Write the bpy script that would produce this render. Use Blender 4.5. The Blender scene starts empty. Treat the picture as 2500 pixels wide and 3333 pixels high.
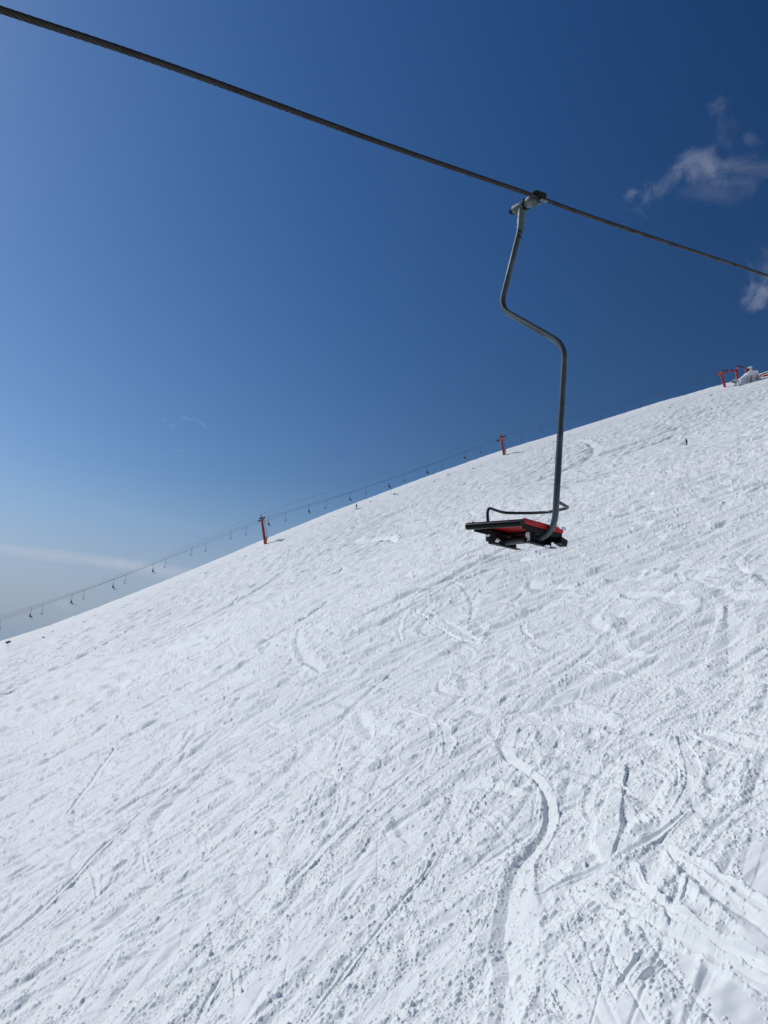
import bpy, bmesh, math, random
import numpy as np
from mathutils import Vector, Matrix

SC = bpy.context.scene
COL = SC.collection
# ------------------------------------------------------------------ camera
F = 2504.0                      # focal length in photo pixels (photo 2500 x 3333)
PITCH = math.radians(13.0); ROLL = math.radians(1.5)
fw = np.array([0, math.cos(PITCH), math.sin(PITCH)])
_u = np.array([0, -math.sin(PITCH), math.cos(PITCH)]); _r = np.array([1.0, 0, 0])
RT = _r*math.cos(ROLL) + _u*math.sin(ROLL)
UP = _u*math.cos(ROLL) - _r*math.sin(ROLL)
cam_d = bpy.data.cameras.new('camera'); cam = bpy.data.objects.new('camera', cam_d); COL.objects.link(cam)
cam_d.sensor_fit = 'VERTICAL'; cam_d.sensor_height = 36.0; cam_d.lens = 36.0*F/3333.0
cam_d.clip_start = 0.05; cam_d.clip_end = 20000
cam.matrix_world = Matrix(((RT[0], UP[0], -fw[0], 0), (RT[1], UP[1], -fw[1], 0), (RT[2], UP[2], -fw[2], 0), (0, 0, 0, 1)))
SC.camera = cam
SC.view_settings.view_transform = 'Standard'; SC.view_settings.look = 'None'; SC.view_settings.gamma = 1.0
SC.view_settings.exposure = 0.0

def ray(x, y):
    return fw + RT*((x-1250.0)/F) + UP*((1666.5-y)/F)

# ------------------------------------------------------------------ sun and sky
SUN_AZ = math.radians(-62.0)    # left of the view direction (+Y)
SUN_EL = math.radians(43.0)
sdir = Vector((math.sin(SUN_AZ)*math.cos(SUN_EL), math.cos(SUN_AZ)*math.cos(SUN_EL), math.sin(SUN_EL)))
sun_d = bpy.data.lights.new('sun', 'SUN'); sun = bpy.data.objects.new('sun', sun_d); COL.objects.link(sun)
sun_d.energy = 2.42; sun_d.angle = math.radians(0.53); sun_d.color = (1.0, 0.965, 0.92)
sun.rotation_euler = sdir.to_track_quat('Z', 'Y').to_euler()
sun.location = (-30, 20, 40)

W = bpy.data.worlds.new('World'); SC.world = W; W.use_nodes = True
wt = W.node_tree; wt.nodes.clear()
class NT:
    def __init__(s, t): s.t = t
    def n(s, typ, **k):
        nd = s.t.nodes.new(typ)
        for a, b in k.items(): setattr(nd, a, b)
        return nd
    def l(s, a, b): s.t.links.new(a, b)
    def put(s, sock, v):
        if isinstance(v, bpy.types.NodeSocket): s.t.links.new(v, sock)
        else: sock.default_value = v
    def math(s, op, a, b=None, c=None, clamp=False):
        nd = s.n('ShaderNodeMath', operation=op, use_clamp=clamp)
        for i, v in enumerate((a, b, c)):
            if v is not None: s.put(nd.inputs[i], v)
        return nd.outputs[0]
    def dot(s, a, b):
        nd = s.n('ShaderNodeVectorMath', operation='DOT_PRODUCT'); s.put(nd.inputs[0], a); s.put(nd.inputs[1], b)
        return nd.outputs['Value']
    def maprange(s, v, a, b, c, d, smooth=False):
        nd = s.n('ShaderNodeMapRange', interpolation_type='SMOOTHSTEP' if smooth else 'LINEAR')
        for i, x in enumerate((v, a, b, c, d)): s.put(nd.inputs[i], x)
        return nd.outputs[0]
    def noise(s, vec, scale, detail=4, rough=.55, dist=0.0):
        nd = s.n('ShaderNodeTexNoise'); s.put(nd.inputs['Vector'], vec)
        nd.inputs['Scale'].default_value = scale; nd.inputs['Detail'].default_value = detail
        nd.inputs['Roughness'].default_value = rough; nd.inputs['Distortion'].default_value = dist
        return nd.outputs['Fac']
    def mix(s, f, a, b):
        nd = s.n('ShaderNodeMix', data_type='RGBA'); s.put(nd.inputs[0], f); s.put(nd.inputs[6], a); s.put(nd.inputs[7], b)
        return nd.outputs[2]
N = NT(wt)
sky = N.n('ShaderNodeTexSky', sky_type='NISHITA')
sky.sun_disc = False; sky.sun_elevation = SUN_EL; sky.sun_rotation = SUN_AZ
sky.altitude = 2400; sky.air_density = 1.0; sky.dust_density = 1.6; sky.ozone_density = 3.0
tc = N.n('ShaderNodeTexCoord'); dv = tc.outputs['Generated']
# deepen the clear high-altitude blue: per-channel contrast, brighter towards the sun, pale haze at the horizon
sep = N.n('ShaderNodeSeparateColor'); N.l(sky.outputs[0], sep.inputs[0])
cs_ = N.math('MAXIMUM', N.dot(dv, tuple(sdir)), 0.3)
chs = []
for ch, (k0, gm_, kc) in enumerate(((1.26, 2.046, .80), (.13, 1.52, .92), (-.40, 1.154, .92))):
    v = N.math('POWER', N.math('MULTIPLY', sep.outputs[ch], .08), gm_)
    v = N.math('MULTIPLY', v, N.math('EXPONENT', N.math('MULTIPLY_ADD', cs_, kc, k0)))
    chs.append(N.math('MULTIPLY', N.math('MINIMUM', v, 2.5), 10.0))
cmb = N.n('ShaderNodeCombineColor')
for i in range(3): N.l(chs[i], cmb.inputs[i])
hz = N.maprange(N.dot(dv, (0, 0, 1)), .04, .27, 1, 0, True)
col = N.mix(hz, cmb.outputs[0], (2.75, 3.5, 4.6, 1))
# thin clouds: (photo x, y, half width, half height, tilt deg, strength, noise scale, lo, hi)
CLOUDS = [(2170, 600, 130, 62, 42, .17, 16, .36, .72), (2262, 535, 120, 85, -10, .24, 18, .38, .70), (2420, 560, 240, 80, 2, .19, 14, .34, .72), (2360, 620, 240, 60, 4, .08, 12, .34, .72),
          (2345, 345, 60, 60, 0, .13, 24, .36, .68), (2390, 430, 90, 110, 30, .06, 18, .38, .72), (2460, 455, 120, 34, -16, .10, 18, .38, .70),
          (2455, 965, 80, 66, 0, .26, 16, .32, .66), (2500, 880, 90, 90, 30, .10, 16, .34, .70), (2052, 642, 30, 48, -10, .15, 30, .36, .64), (2098, 638, 34, 44, -30, .10, 30, .36, .64),
          (620, 1365, 42, 12, -8, .20, 50, .36, .62), (655, 1376, 30, 9, -42, .22, 50, .34, .62), (535, 1365, 20, 12, 40, .10, 50, .38, .62), (560, 1388, 24, 14, 30, .10, 50, .38, .62), (590, 1468, 28, 12, 0, .12, 40, .36, .62),
          (180, 1808, 420, 20, -7, .34, 4, .10, .60), (480, 1852, 260, 26, -8, .30, 6, .2, .65), (205, 1965, 60, 26, -24, .24, 20, .34, .62), (560, 1860, 240, 50, -10, .08, 6, .2, .6),
          (420, 1670, 460, 34, -12, .06, 5, .2, .7)]
acc = None
for (cx, cy, a, b, tilt, st, ns, lo, hi) in CLOUDS:
    c = ray(cx, cy); c = c/np.linalg.norm(c)
    t = math.radians(tilt)
    e1 = RT*math.cos(t) + UP*math.sin(t); e1 = e1 - c*(e1@c); e1 /= np.linalg.norm(e1)
    e2 = np.cross(c, e1)
    zz = F/ (ray(cx, cy)@ray(cx, cy))**0.5 * 1.0
    k = 1.0/(ray(cx, cy)@ray(cx, cy))**0.5 / F
    q1 = N.math('DIVIDE', N.dot(dv, tuple(e1)), a*k); q2 = N.math('DIVIDE', N.dot(dv, tuple(e2)), b*k)
    rr = N.math('SQRT', N.math('ADD', N.math('MULTIPLY', q1, q1), N.math('MULTIPLY', q2, q2)))
    m = N.maprange(rr, 0.15, 1.15, 1.0, 0.0, True)
    m = N.math('MULTIPLY', m, N.math('GREATER_THAN', N.dot(dv, tuple(c)), 0.0))
    nn_ = N.math('ADD', N.noise(dv, ns, 8, .66, 1.6), N.math('MULTIPLY', N.math('SUBTRACT', m, 1.0), .30))
    nz = N.maprange(nn_, lo-.06, hi+.04, 0.0, 1.0, True)
    v = N.math('MULTIPLY', nz, st*1.0)
    v = N.math('MULTIPLY', v, N.math('GREATER_THAN', m, 0.0))
    acc = v if acc is None else N.math('ADD', acc, v, clamp=True)
CLOUD_COL = (5.2, 5.6, 6.6, 1)
col = N.mix(acc, col, CLOUD_COL)
bg = N.n('ShaderNodeBackground'); N.l(col, bg.inputs[0]); bg.inputs[1].default_value = 0.10
wo = N.n('ShaderNodeOutputWorld'); N.l(bg.outputs[0], wo.inputs[0])

# ------------------------------------------------------------------ helpers
def tag(o, label=None, cat=None, group=None, kind=None):
    if label: o['label'] = label
    if cat: o['category'] = cat
    if group: o['group'] = group
    if kind: o['kind'] = kind
    return o
def empty(name, loc, rot=None):
    o = bpy.data.objects.new(name, None); COL.objects.link(o); o.empty_display_size = .2
    o.location = loc
    if rot is not None: o.rotation_euler = rot
    return o
class MB:
    def __init__(s): s.v = []; s.f = []; s.m = []; s.sm = []
    def add(s, vs, fs, mi=0, smooth=False):
        o = len(s.v); s.v += [tuple(v) for v in vs]
        for f in fs: s.f.append(tuple(o+i for i in f)); s.m.append(mi); s.sm.append(smooth)
    def box(s, c, size, rot=None, mi=0, bevel=0.0, taper=1.0):
        """bevelled box: size = full sizes; taper scales the top"""
        hx, hy, hz = [x/2 for x in size]; b = min(bevel, hx*.9, hy*.9, hz*.9)
        M = rot if rot is not None else Matrix.Identity(3)
        c = Vector(c); vs = []; fs = []
        if b <= 0:
            for z in (-hz, hz):
                t = taper if z > 0 else 1
                for x, y in ((-hx, -hy), (hx, -hy), (hx, hy), (-hx, hy)): vs.append(c + M @ Vector((x*t, y*t, z)))
            fs = [(3, 2, 1, 0), (4, 5, 6, 7), (0, 1, 5, 4), (1, 2, 6, 5), (2, 3, 7, 6), (3, 0, 4, 7)]
        else:
            rings = []
            for z, ins in ((-hz, b), (-hz+b, 0), (hz-b, 0), (hz, b)):
                t = taper if z > 0 else 1
                X, Y = hx-ins, hy-ins
                ring = [(-X+b, -Y), (X-b, -Y), (X, -Y+b), (X, Y-b), (X-b, Y), (-X+b, Y), (-X, Y-b), (-X, -Y+b)]
                rings.append(len(vs)); vs += [c + M @ Vector((x*t, y*t, z)) for x, y in ring]
            for r in range(3):
                for i in range(8):
                    j = (i+1) % 8; fs.append((rings[r]+i, rings[r]+j, rings[r+1]+j, rings[r+1]+i))
            fs.append(tuple(range(7, -1, -1))); fs.append(tuple(rings[3]+i for i in range(8)))
        s.add(vs, fs, mi)
    def tube(s, pts, rad, seg=12, mi=0, cap=True, lobes=None):
        P = [Vector(p) for p in pts]; n = len(P)
        R_ = rad if hasattr(rad, '__len__') else [rad]*n
        T = [(P[min(i+1, n-1)]-P[max(i-1, 0)]).normalized() for i in range(n)]
        up = Vector((0, 0, 1)) if abs(T[0].z) < .9 else Vector((1, 0, 0))
        a = T[0].cross(up).normalized(); vs = []; fs = []
        for i in range(n):
            a = (a - T[i]*a.dot(T[i])).normalized(); b = T[i].cross(a)
            for k in range(seg):
                an = 2*math.pi*k/seg
                vs.append(P[i] + (a*math.cos(an)+b*math.sin(an))*R_[i])
        for i in range(n-1):
            for k in range(seg):
                j = (k+1) % seg; fs.append((i*seg+k, i*seg+j, (i+1)*seg+j, (i+1)*seg+k))
        s.add(vs, fs, mi, True)
        if cap:
            s.add(vs[:seg], [tuple(range(seg-1, -1, -1))], mi); s.add(vs[-seg:], [tuple(range(seg))], mi)
    def cyl(s, p, q, r, seg=16, mi=0, r2=None): s.tube([p, q], [r, r if r2 is None else r2], seg, mi)
    def prism(s, poly, d, mi=0):
        """closed polygon (list of Vector) extruded by vector d"""
        n = len(poly); poly = [Vector(p) for p in poly]; d = Vector(d)
        s.add(poly + [p+d for p in poly], [tuple(range(n-1, -1, -1)), tuple(range(n, 2*n))] + [(i, (i+1) % n, (i+1) % n+n, i+n) for i in range(n)], mi)
    def build(s, name, mats, parent=None, recalc=True):
        me = bpy.data.meshes.new(name); me.from_pydata(s.v, [], s.f)
        mats = mats if isinstance(mats, (list, tuple)) else [mats]
        for m in mats: me.materials.append(m)
        me.polygons.foreach_set('material_index', s.m); me.polygons.foreach_set('use_smooth', s.sm)
        if recalc:
            bm = bmesh.new(); bm.from_mesh(me); bmesh.ops.recalc_face_normals(bm, faces=bm.faces); bm.to_mesh(me); bm.free()
        me.update()
        o = bpy.data.objects.new(name, me); COL.objects.link(o)
        if parent: o.parent = parent
        return o
def copy_tree(o, parent=None):
    c = o.copy(); COL.objects.link(c)
    if parent: c.parent = parent
    for ch in [x for x in bpy.data.objects if x.parent == o]: copy_tree(ch, c)
    return c
def fillet(pts, rads, n=8):
    """round the inner corners of a polyline"""
    P = [Vector(p) for p in pts]; out = [P[0]]
    for i in range(1, len(P)-1):
        r = rads if not hasattr(rads, '__len__') else rads[i-1]
        a = (P[i-1]-P[i]); b = (P[i+1]-P[i]); la, lb = a.length, b.length; a.normalize(); b.normalize()
        k = min(r, la*.49, lb*.49); p0, p2 = P[i]+a*k, P[i]+b*k
        for j in range(n+1):
            t = j/n; out.append(p0*(1-t)**2 + P[i]*2*t*(1-t) + p2*t*t)
    out.append(P[-1]); return out

# ------------------------------------------------------------------ materials
def mat(name, base, rough=.5, metal=0.0, spec=.5, var=None, vscale=8, bump=0, bscale=60, vlo=.4, vhi=.6, coat=0):
    m = bpy.data.materials.new(name); m.use_nodes = True; t = NT(m.node_tree); b = m.node_tree.nodes['Principled BSDF']
    b.inputs['Base Color'].default_value = (*base, 1); b.inputs['Roughness'].default_value = rough
    b.inputs['Metallic'].default_value = metal; b.inputs['Specular IOR Level'].default_value = spec
    b.inputs['Coat Weight'].default_value = coat
    tc = t.n('ShaderNodeTexCoord')
    if var:
        f = t.maprange(t.noise(tc.outputs['Object'], vscale, 5, .6), vlo, vhi, 0, 1, True)
        t.l(t.mix(f, (*base, 1), (*var, 1)), b.inputs['Base Color'])
        t.l(t.maprange(f, 0, 1, rough, min(1, rough+.2)), b.inputs['Roughness'])
    if bump:
        bp = t.n('ShaderNodeBump'); bp.inputs['Strength'].default_value = bump; bp.inputs['Distance'].default_value = .004
        t.l(t.noise(tc.outputs['Object'], bscale, 4, .6), bp.inputs['Height']); t.l(bp.outputs[0], b.inputs['Normal'])
    return m
M = dict(
    galv=mat('galvanised_steel', (.085, .108, .112), .34, .45, var=(.04, .052, .056), vscale=4, bump=.12, bscale=120),
    galv_light=mat('cast_grey_steel', (.115, .15, .15), .42, .3, var=(.06, .08, .08), vscale=22, bump=.3, bscale=90),
    rope=mat('greasy_wire_rope', (.013, .011, .0105), .5, 0, spec=.3, var=(.007, .006, .006), vscale=6),
    black=mat('black_steel', (.006, .0065, .008), .5, 0, spec=.15, var=(.018, .016, .016), vscale=30, bump=.3),
    tubeblack=mat('black_painted_tube', (.006, .006, .008), .3, 0, spec=.3, var=(.014, .014, .016), vscale=25),
    rubber=mat('black_rubber', (.002, .0022, .0025), .22, 0, spec=.16),
    red=mat('red_seat_paint', (.46, .006, .014), .4, 0, spec=.3, var=(.36, .005, .010), vscale=5),
    towerred=mat('tower_red_paint', (.52, .045, .018), .5, 0, var=(.36, .03, .015), vscale=1.2),
    yellow=mat('yellow_padding', (.55, .36, .05), .7, 0, var=(.40, .26, .05), vscale=2),
    farmetal=mat('weathered_grey_steel', (.07, .085, .11), .5, .2, var=(.05, .06, .075), vscale=4),
    farblack=mat('dark_sheave_steel', (.03, .035, .05), .5, .1, var=(.06, .06, .07), vscale=4),
    seatdark=mat('dark_seat_slats', (.08, .085, .10), .6, 0, var=(.05, .05, .06), vscale=6),
    rock=mat('brown_grey_rock', (.26, .235, .22), .9, 0, var=(.15, .135, .125), vscale=2, bump=.5),
    skin=mat('skin', (.45, .26, .19), .6), 
    twig=mat('dry_twig', (.05, .035, .025), .8),
    polewhite=mat('pale_marker_pole', (.42, .38, .30), .6, var=(.3, .27, .2)),
    orange=mat('orange_marker_pole', (.55, .16, .05), .6, var=(.45, .2, .1)),
)
def snow_mat(name, bump_s=.35, scale=26, dist=.02, base=(.90, .925, .895), sss=0.0):
    m = bpy.data.materials.new(name); m.use_nodes = True; t = NT(m.node_tree); b = m.node_tree.nodes['Principled BSDF']
    b.inputs['Base Color'].default_value = (*base, 1); b.inputs['Roughness'].default_value = .62
    b.inputs['Specular IOR Level'].default_value = .2
    b.inputs['Subsurface Weight'].default_value = sss; b.inputs['Subsurface Radius'].default_value = (.8, .9, 1.0); b.inputs['Subsurface Scale'].default_value = .02
    tc = t.n('ShaderNodeTexCoord')
    bp = t.n('ShaderNodeBump'); bp.inputs['Strength'].default_value = bump_s; bp.inputs['Distance'].default_value = dist
    h = t.noise(tc.outputs['Object'], scale, 5, .62)
    t.l(h, bp.inputs['Height']); t.l(bp.outputs[0], b.inputs['Normal'])
    return m
M['snow'] = snow_mat('snow_surface', .35, 30, .010)
M['snowcap'] = snow_mat('snow_clump', .5, 60, .006, (.80, .82, .85))
M['rime'] = snow_mat('rime_ice', .8, 1.6, .25, (.62, .62, .62))

# ------------------------------------------------------------------ the lift line far away (a straight line in plan)
def udz(x, y, z): return ray(x, y)*z
LA = udz(95, 2000, 240.0); LB = udz(2345, 1230, 319.0)
LA2 = np.array([LA[0], LA[1]]); Ld = np.array([LB[0]-LA[0], LB[1]-LA[1]]); Ld /= np.linalg.norm(Ld)
Ln = np.array([Ld[1], -Ld[0]])          # towards the camera side
def on_line(x, y, off):
    """point on the vertical plane of the lift line, shifted `off` metres towards the viewer, seen at photo (x, y)"""
    r = ray(x, y); k = ((LA2+Ln*off)@Ln)/(r[:2]@Ln)
    return r*k
# ------------------------------------------------------------------ terrain
SKY = [(0, 2087), (150, 2040), (300, 1983), (450, 1925), (600, 1866), (759, 1799), (867, 1752), (1000, 1698), (1100, 1658), (1200, 1621), (1391, 1550), (1550, 1495), (1634, 1466), (1800, 1416), (1900, 1386), (2033, 1344), (2150, 1307), (2250, 1280), (2351, 1250), (2380, 1242), (2500, 1207)]
az_k, el_k = [], []
for s in SKY:
    r = ray(*s); az_k.append(math.atan2(r[0], r[1])); el_k.append(r[2]/math.hypot(r[0], r[1]))
az_k = np.array(az_k); el_k = np.array(el_k)
_A = np.stack([np.sin(az_k), np.cos(az_k)], 1); PA, PB = np.linalg.lstsq(_A, el_k, rcond=None)[0]
res = el_k - (PA*np.sin(az_k)+PB*np.cos(az_k))
xk = np.concatenate([[-math.pi, -math.radians(60)], az_k, [math.radians(65), math.pi]]); yk = np.concatenate([[0, 0], res, [0, 0]])
# smooth the residual table
_xs = np.linspace(-math.pi, math.pi, 7201); _ys = np.interp(_xs, xk, yk); _ker = np.hanning(51); _ker /= _ker.sum(); _ys = np.convolve(_ys, _ker, 'same')
def ws(az): return PA*np.sin(az)+PB*np.cos(az)+np.interp(az, _xs, _ys)
def Rr(az):
    a = np.clip(az, math.radians(-42), math.radians(40))
    u = np.stack([np.sin(a), np.cos(a)], -1)
    return 1.08*(LA2@Ln)/(u@Ln)
T_K = np.array([0, .03, .1, .2, .4, .55, .65, .72, .8, .86, .92, .96, 1.0, 1.05, 1.2, 1.6, 3, 8, 60.])
H_K = np.array([7.0, 7.2, 8.2, 9.6, 12.0, 13.0, 12.9, 12., 8.6, 5.2, 2.2, .8, .0, .5, 9., 70., 420., 1900., 9000.])
_ts = np.concatenate([np.linspace(0, 2, 2001), np.geomspace(2.01, 60, 400)]); _hs = np.interp(_ts, T_K, H_K)
_kk = np.hanning(61); _kk /= _kk.sum(); _pad = np.concatenate([np.full(30, _hs[0]), _hs, np.full(30, _hs[-1])]); _hs2 = np.convolve(_pad, _kk, 'valid')
_hs2[2001:] = _hs[2001:]
_hs2 -= np.interp(1.0, _ts, _hs2)*np.clip(_ts, 0, 1)
def ground(x, y):
    r = np.hypot(x, y); az = np.arctan2(x, y)
    return r*ws(az) - np.interp(r/Rr(az), _ts, _hs2)
def hit(x, y, rmin=4):
    """where the photo ray meets the bare slope"""
    d = ray(x, y); az = math.atan2(d[0], d[1]); hr = math.hypot(d[0], d[1])
    R0 = float(Rr(np.array(az))); rs = np.geomspace(rmin, R0*.985, 4000)
    X, Y = rs*math.sin(az), rs*math.cos(az); dz = rs*d[2]/hr - ground(X, Y)
    i = np.argmax(dz < 0) if (dz < 0).any() else len(rs)-1
    if i > 0 and dz[i] < 0:
        t = dz[i-1]/(dz[i-1]-dz[i]); rr = rs[i-1]+(rs[i]-rs[i-1])*t
    else: rr = rs[i]
    X, Y = rr*math.sin(az), rr*math.cos(az)
    return np.array([X, Y, float(ground(np.array(X), np.array(Y)))])

# numpy noises
_rng = np.random.RandomState(7)
PERM = _rng.permutation(4096).astype(np.int32)
GR = _rng.rand(4096).astype(np.float32)*2*math.pi; GX, GY = np.cos(GR), np.sin(GR)
def hsh(i, j): return PERM[(PERM[i & 4095] + j) & 4095]
def perlin(x, y, seed=0):
    x = x.astype(np.float32)+seed*17.13; y = y.astype(np.float32)+seed*9.71
    xi = np.floor(x).astype(np.int32); yi = np.floor(y).astype(np.int32); xf = x-xi; yf = y-yi
    u = xf*xf*xf*(xf*(xf*6-15)+10); v = yf*yf*yf*(yf*(yf*6-15)+10)
    def g(a, b):
        h = hsh(xi+a, yi+b); return GX[h]*(xf-a)+GY[h]*(yf-b)
    n0 = g(0, 0); n0 += (g(1, 0)-n0)*u; n1 = g(0, 1); n1 += (g(1, 1)-n1)*u
    return (n0+(n1-n0)*v)*1.5
RND1 = _rng.rand(4096).astype(np.float32); RND2 = _rng.rand(4096).astype(np.float32); RND3 = _rng.rand(4096).astype(np.float32)
def lumps(x, y, seed, dens):
    """scattered angular blocks: height 0..1; dens (array 0..1) = how many cells hold one"""
    x = x.astype(np.float32)+seed*13.7; y = y.astype(np.float32)+seed*5.3
    xi = np.floor(x).astype(np.int32); yi = np.floor(y).astype(np.int32); out = np.zeros_like(x)
    for a in (-1, 0, 1):
        for b in (-1, 0, 1):
            h = hsh(xi+a, yi+b); px = xi+a+RND1[h]; py = yi+b+RND2[h]; s = RND3[h]
            ok = (GR[h]/(2*math.pi)) < dens
            ca, sa = GX[h], GY[h]; dx = x-px; dy = y-py
            p = np.abs(dx*ca+dy*sa); q = np.abs(-dx*sa+dy*ca)*(1+.8*s)
            rad = .22+.38*s*s
            d = np.maximum(np.maximum(p, q), (p+q)*.78)/rad
            hh = np.clip(1.45-1.45*d, 0, 1)*rad*1.7
            out = np.where(ok, np.maximum(out, hh), out)
    return out

# polar sheet: fine in the view, coarse elsewhere; ring spacing follows the grazing angle
NA, NRW = 1850, 1450
azf = np.radians(np.linspace(-39, 41, NA))
azc = np.radians(np.linspace(41, 321, 281))[1:-1]
AZ = np.concatenate([azf, azc])
inv = np.linspace(1/8.5, 1/345.0, NRW)
# denser towards the far rim
rfine = 1/inv
rnear = np.array([0.0, 1.5, 3, 4.5, 6, 7, 7.8]); rfar = np.geomspace(352, 9000, 40)
RA = np.concatenate([rnear[1:], rfine, rfar])
# rim rows
extra = np.linspace(150, 345, 260); RA = np.unique(np.concatenate([RA, extra]))
NR = len(RA)
NF = NA
Xf = (RA[:, None]*np.sin(azf)[None, :]).astype(np.float64); Yf = (RA[:, None]*np.cos(azf)[None, :]).astype(np.float64)
Rf = RA[:, None]*np.ones((1, NF))
Zb = ground(Xf, Yf)
# fall direction of ski traces
def rot(x, y, ang): c, s = math.cos(ang), math.sin(ang); return x*c+y*s, -x*s+y*c
TRN, TRF = math.radians(57), math.radians(6)
def sstep(a, b, x): t = np.clip((x-a)/(b-a), 0, 1); return t*t*(3-2*t)
def trdir(r, az=0.0): return TRN+(TRF-TRN)*float(sstep(18, 40, np.array(r+.55*math.degrees(az))))
wx = perlin(Xf/23, Yf/23, 1)*5.0; wy = perlin(Xf/23, Yf/23, 2)*5.0
wx += perlin(Xf/8, Yf/8, 41)*1.5; wy += perlin(Xf/8, Yf/8, 42)*1.5
WF = sstep(20, 42, Rf*(1+.25*perlin(Xf/15, Yf/15, 43))+.55*np.degrees(np.arctan2(Xf, Yf)))
def frames(da, sx, sy):
    a1, b1 = rot(Xf+sx*wx, Yf+sy*wy, TRN+da); a2, b2 = rot(Xf+sx*wx, Yf+sy*wy, TRF+da*.8); return a1, b1, a2, b2
F1, F2, F3 = frames(0, 1, 1), frames(-.52, -1, 1), frames(.60, 1, -1)
def pn(Fr, la, lb, seed):     # streaky noise that follows the traces: two directions blended with distance
    return perlin(Fr[0]/la, Fr[1]/lb, seed)*(1-WF)+perlin(Fr[2]/la, Fr[3]/lb, seed+100)*WF
def lod(lam, k=.0016):      # fade out features narrower than the mesh can hold
    return np.clip(lam/(Rf*k)-.5, 0, 1)
dz = np.zeros_like(Xf)
dz += perlin(Xf/34, Yf/34, 3)*.55 + pn(F1, 26, 9, 4)*.20
dz += pn(F1, 16, 3.2, 5)*.055 + pn(F2, 12, 2.0, 6)*.032
st1 = pn(F1, 9, .9, 7); st2 = pn(F2, 7, .6, 8); st3 = pn(F3, 8, .8, 9)
dz_low = dz.copy(); dz = np.zeros_like(Xf)
def crease(Fr, la, lb, seed, wd=.09):      # sharp-edged scratches where the noise crosses zero
    m_ = np.clip(1.6*pn(Fr, la*1.4, lb*2.2, seed+7)+.35, 0, 1)
    return -np.clip(1-np.abs(pn(Fr, la, lb, seed))/wd, 0, 1)*m_
cr = (crease(F1, 7, .8, 201)*.030+crease(F2, 5, .7, 203)*.022+crease(F3, 5, .7, 205)*.024)*(1-sstep(26, 60, Rf))
cr += (crease(F1, 9, 1.7, 211)*.075+crease(F2, 6, 1.5, 213)*.055+crease(F3, 6, 1.5, 215)*.060)*sstep(22, 45, Rf)*(1-sstep(95, 150, Rf))
cr += (crease(F1, 13, 4.2, 221, .11)*.24+crease(F2, 9, 3.4, 223, .11)*.18+crease(F3, 9, 3.4, 225, .11)*.18)*sstep(75, 130, Rf)
dz += cr
dz += (st1*.022 + st2*.015 + st3*.016)*(1+np.clip((Rf-12)/26, 0, 2.6))*(.6+.8*np.clip(.5+pn(F1, 11, 4, 31), 0, 1))
fine = pn(F1, 5, .28, 10)*.016 + pn(F2, 4, .2, 11)*.012 + pn(F3, 4, .22, 12)*.011
dz += fine*lod(.25)*(1+np.clip((Rf-20)/40, 0, 1.5))
# rough (chopped) and smooth (skidded) patches
rough = np.clip(.66 + .9*pn(F1, 14, 1.9, 13) + .8*pn(F2, 9, 1.0, 14) + .6*pn(F3, 6, .6, 34) + .45*perlin(Xf/6, Yf/6, 15), 0, 1)
smoothm = np.zeros_like(Xf)

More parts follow.
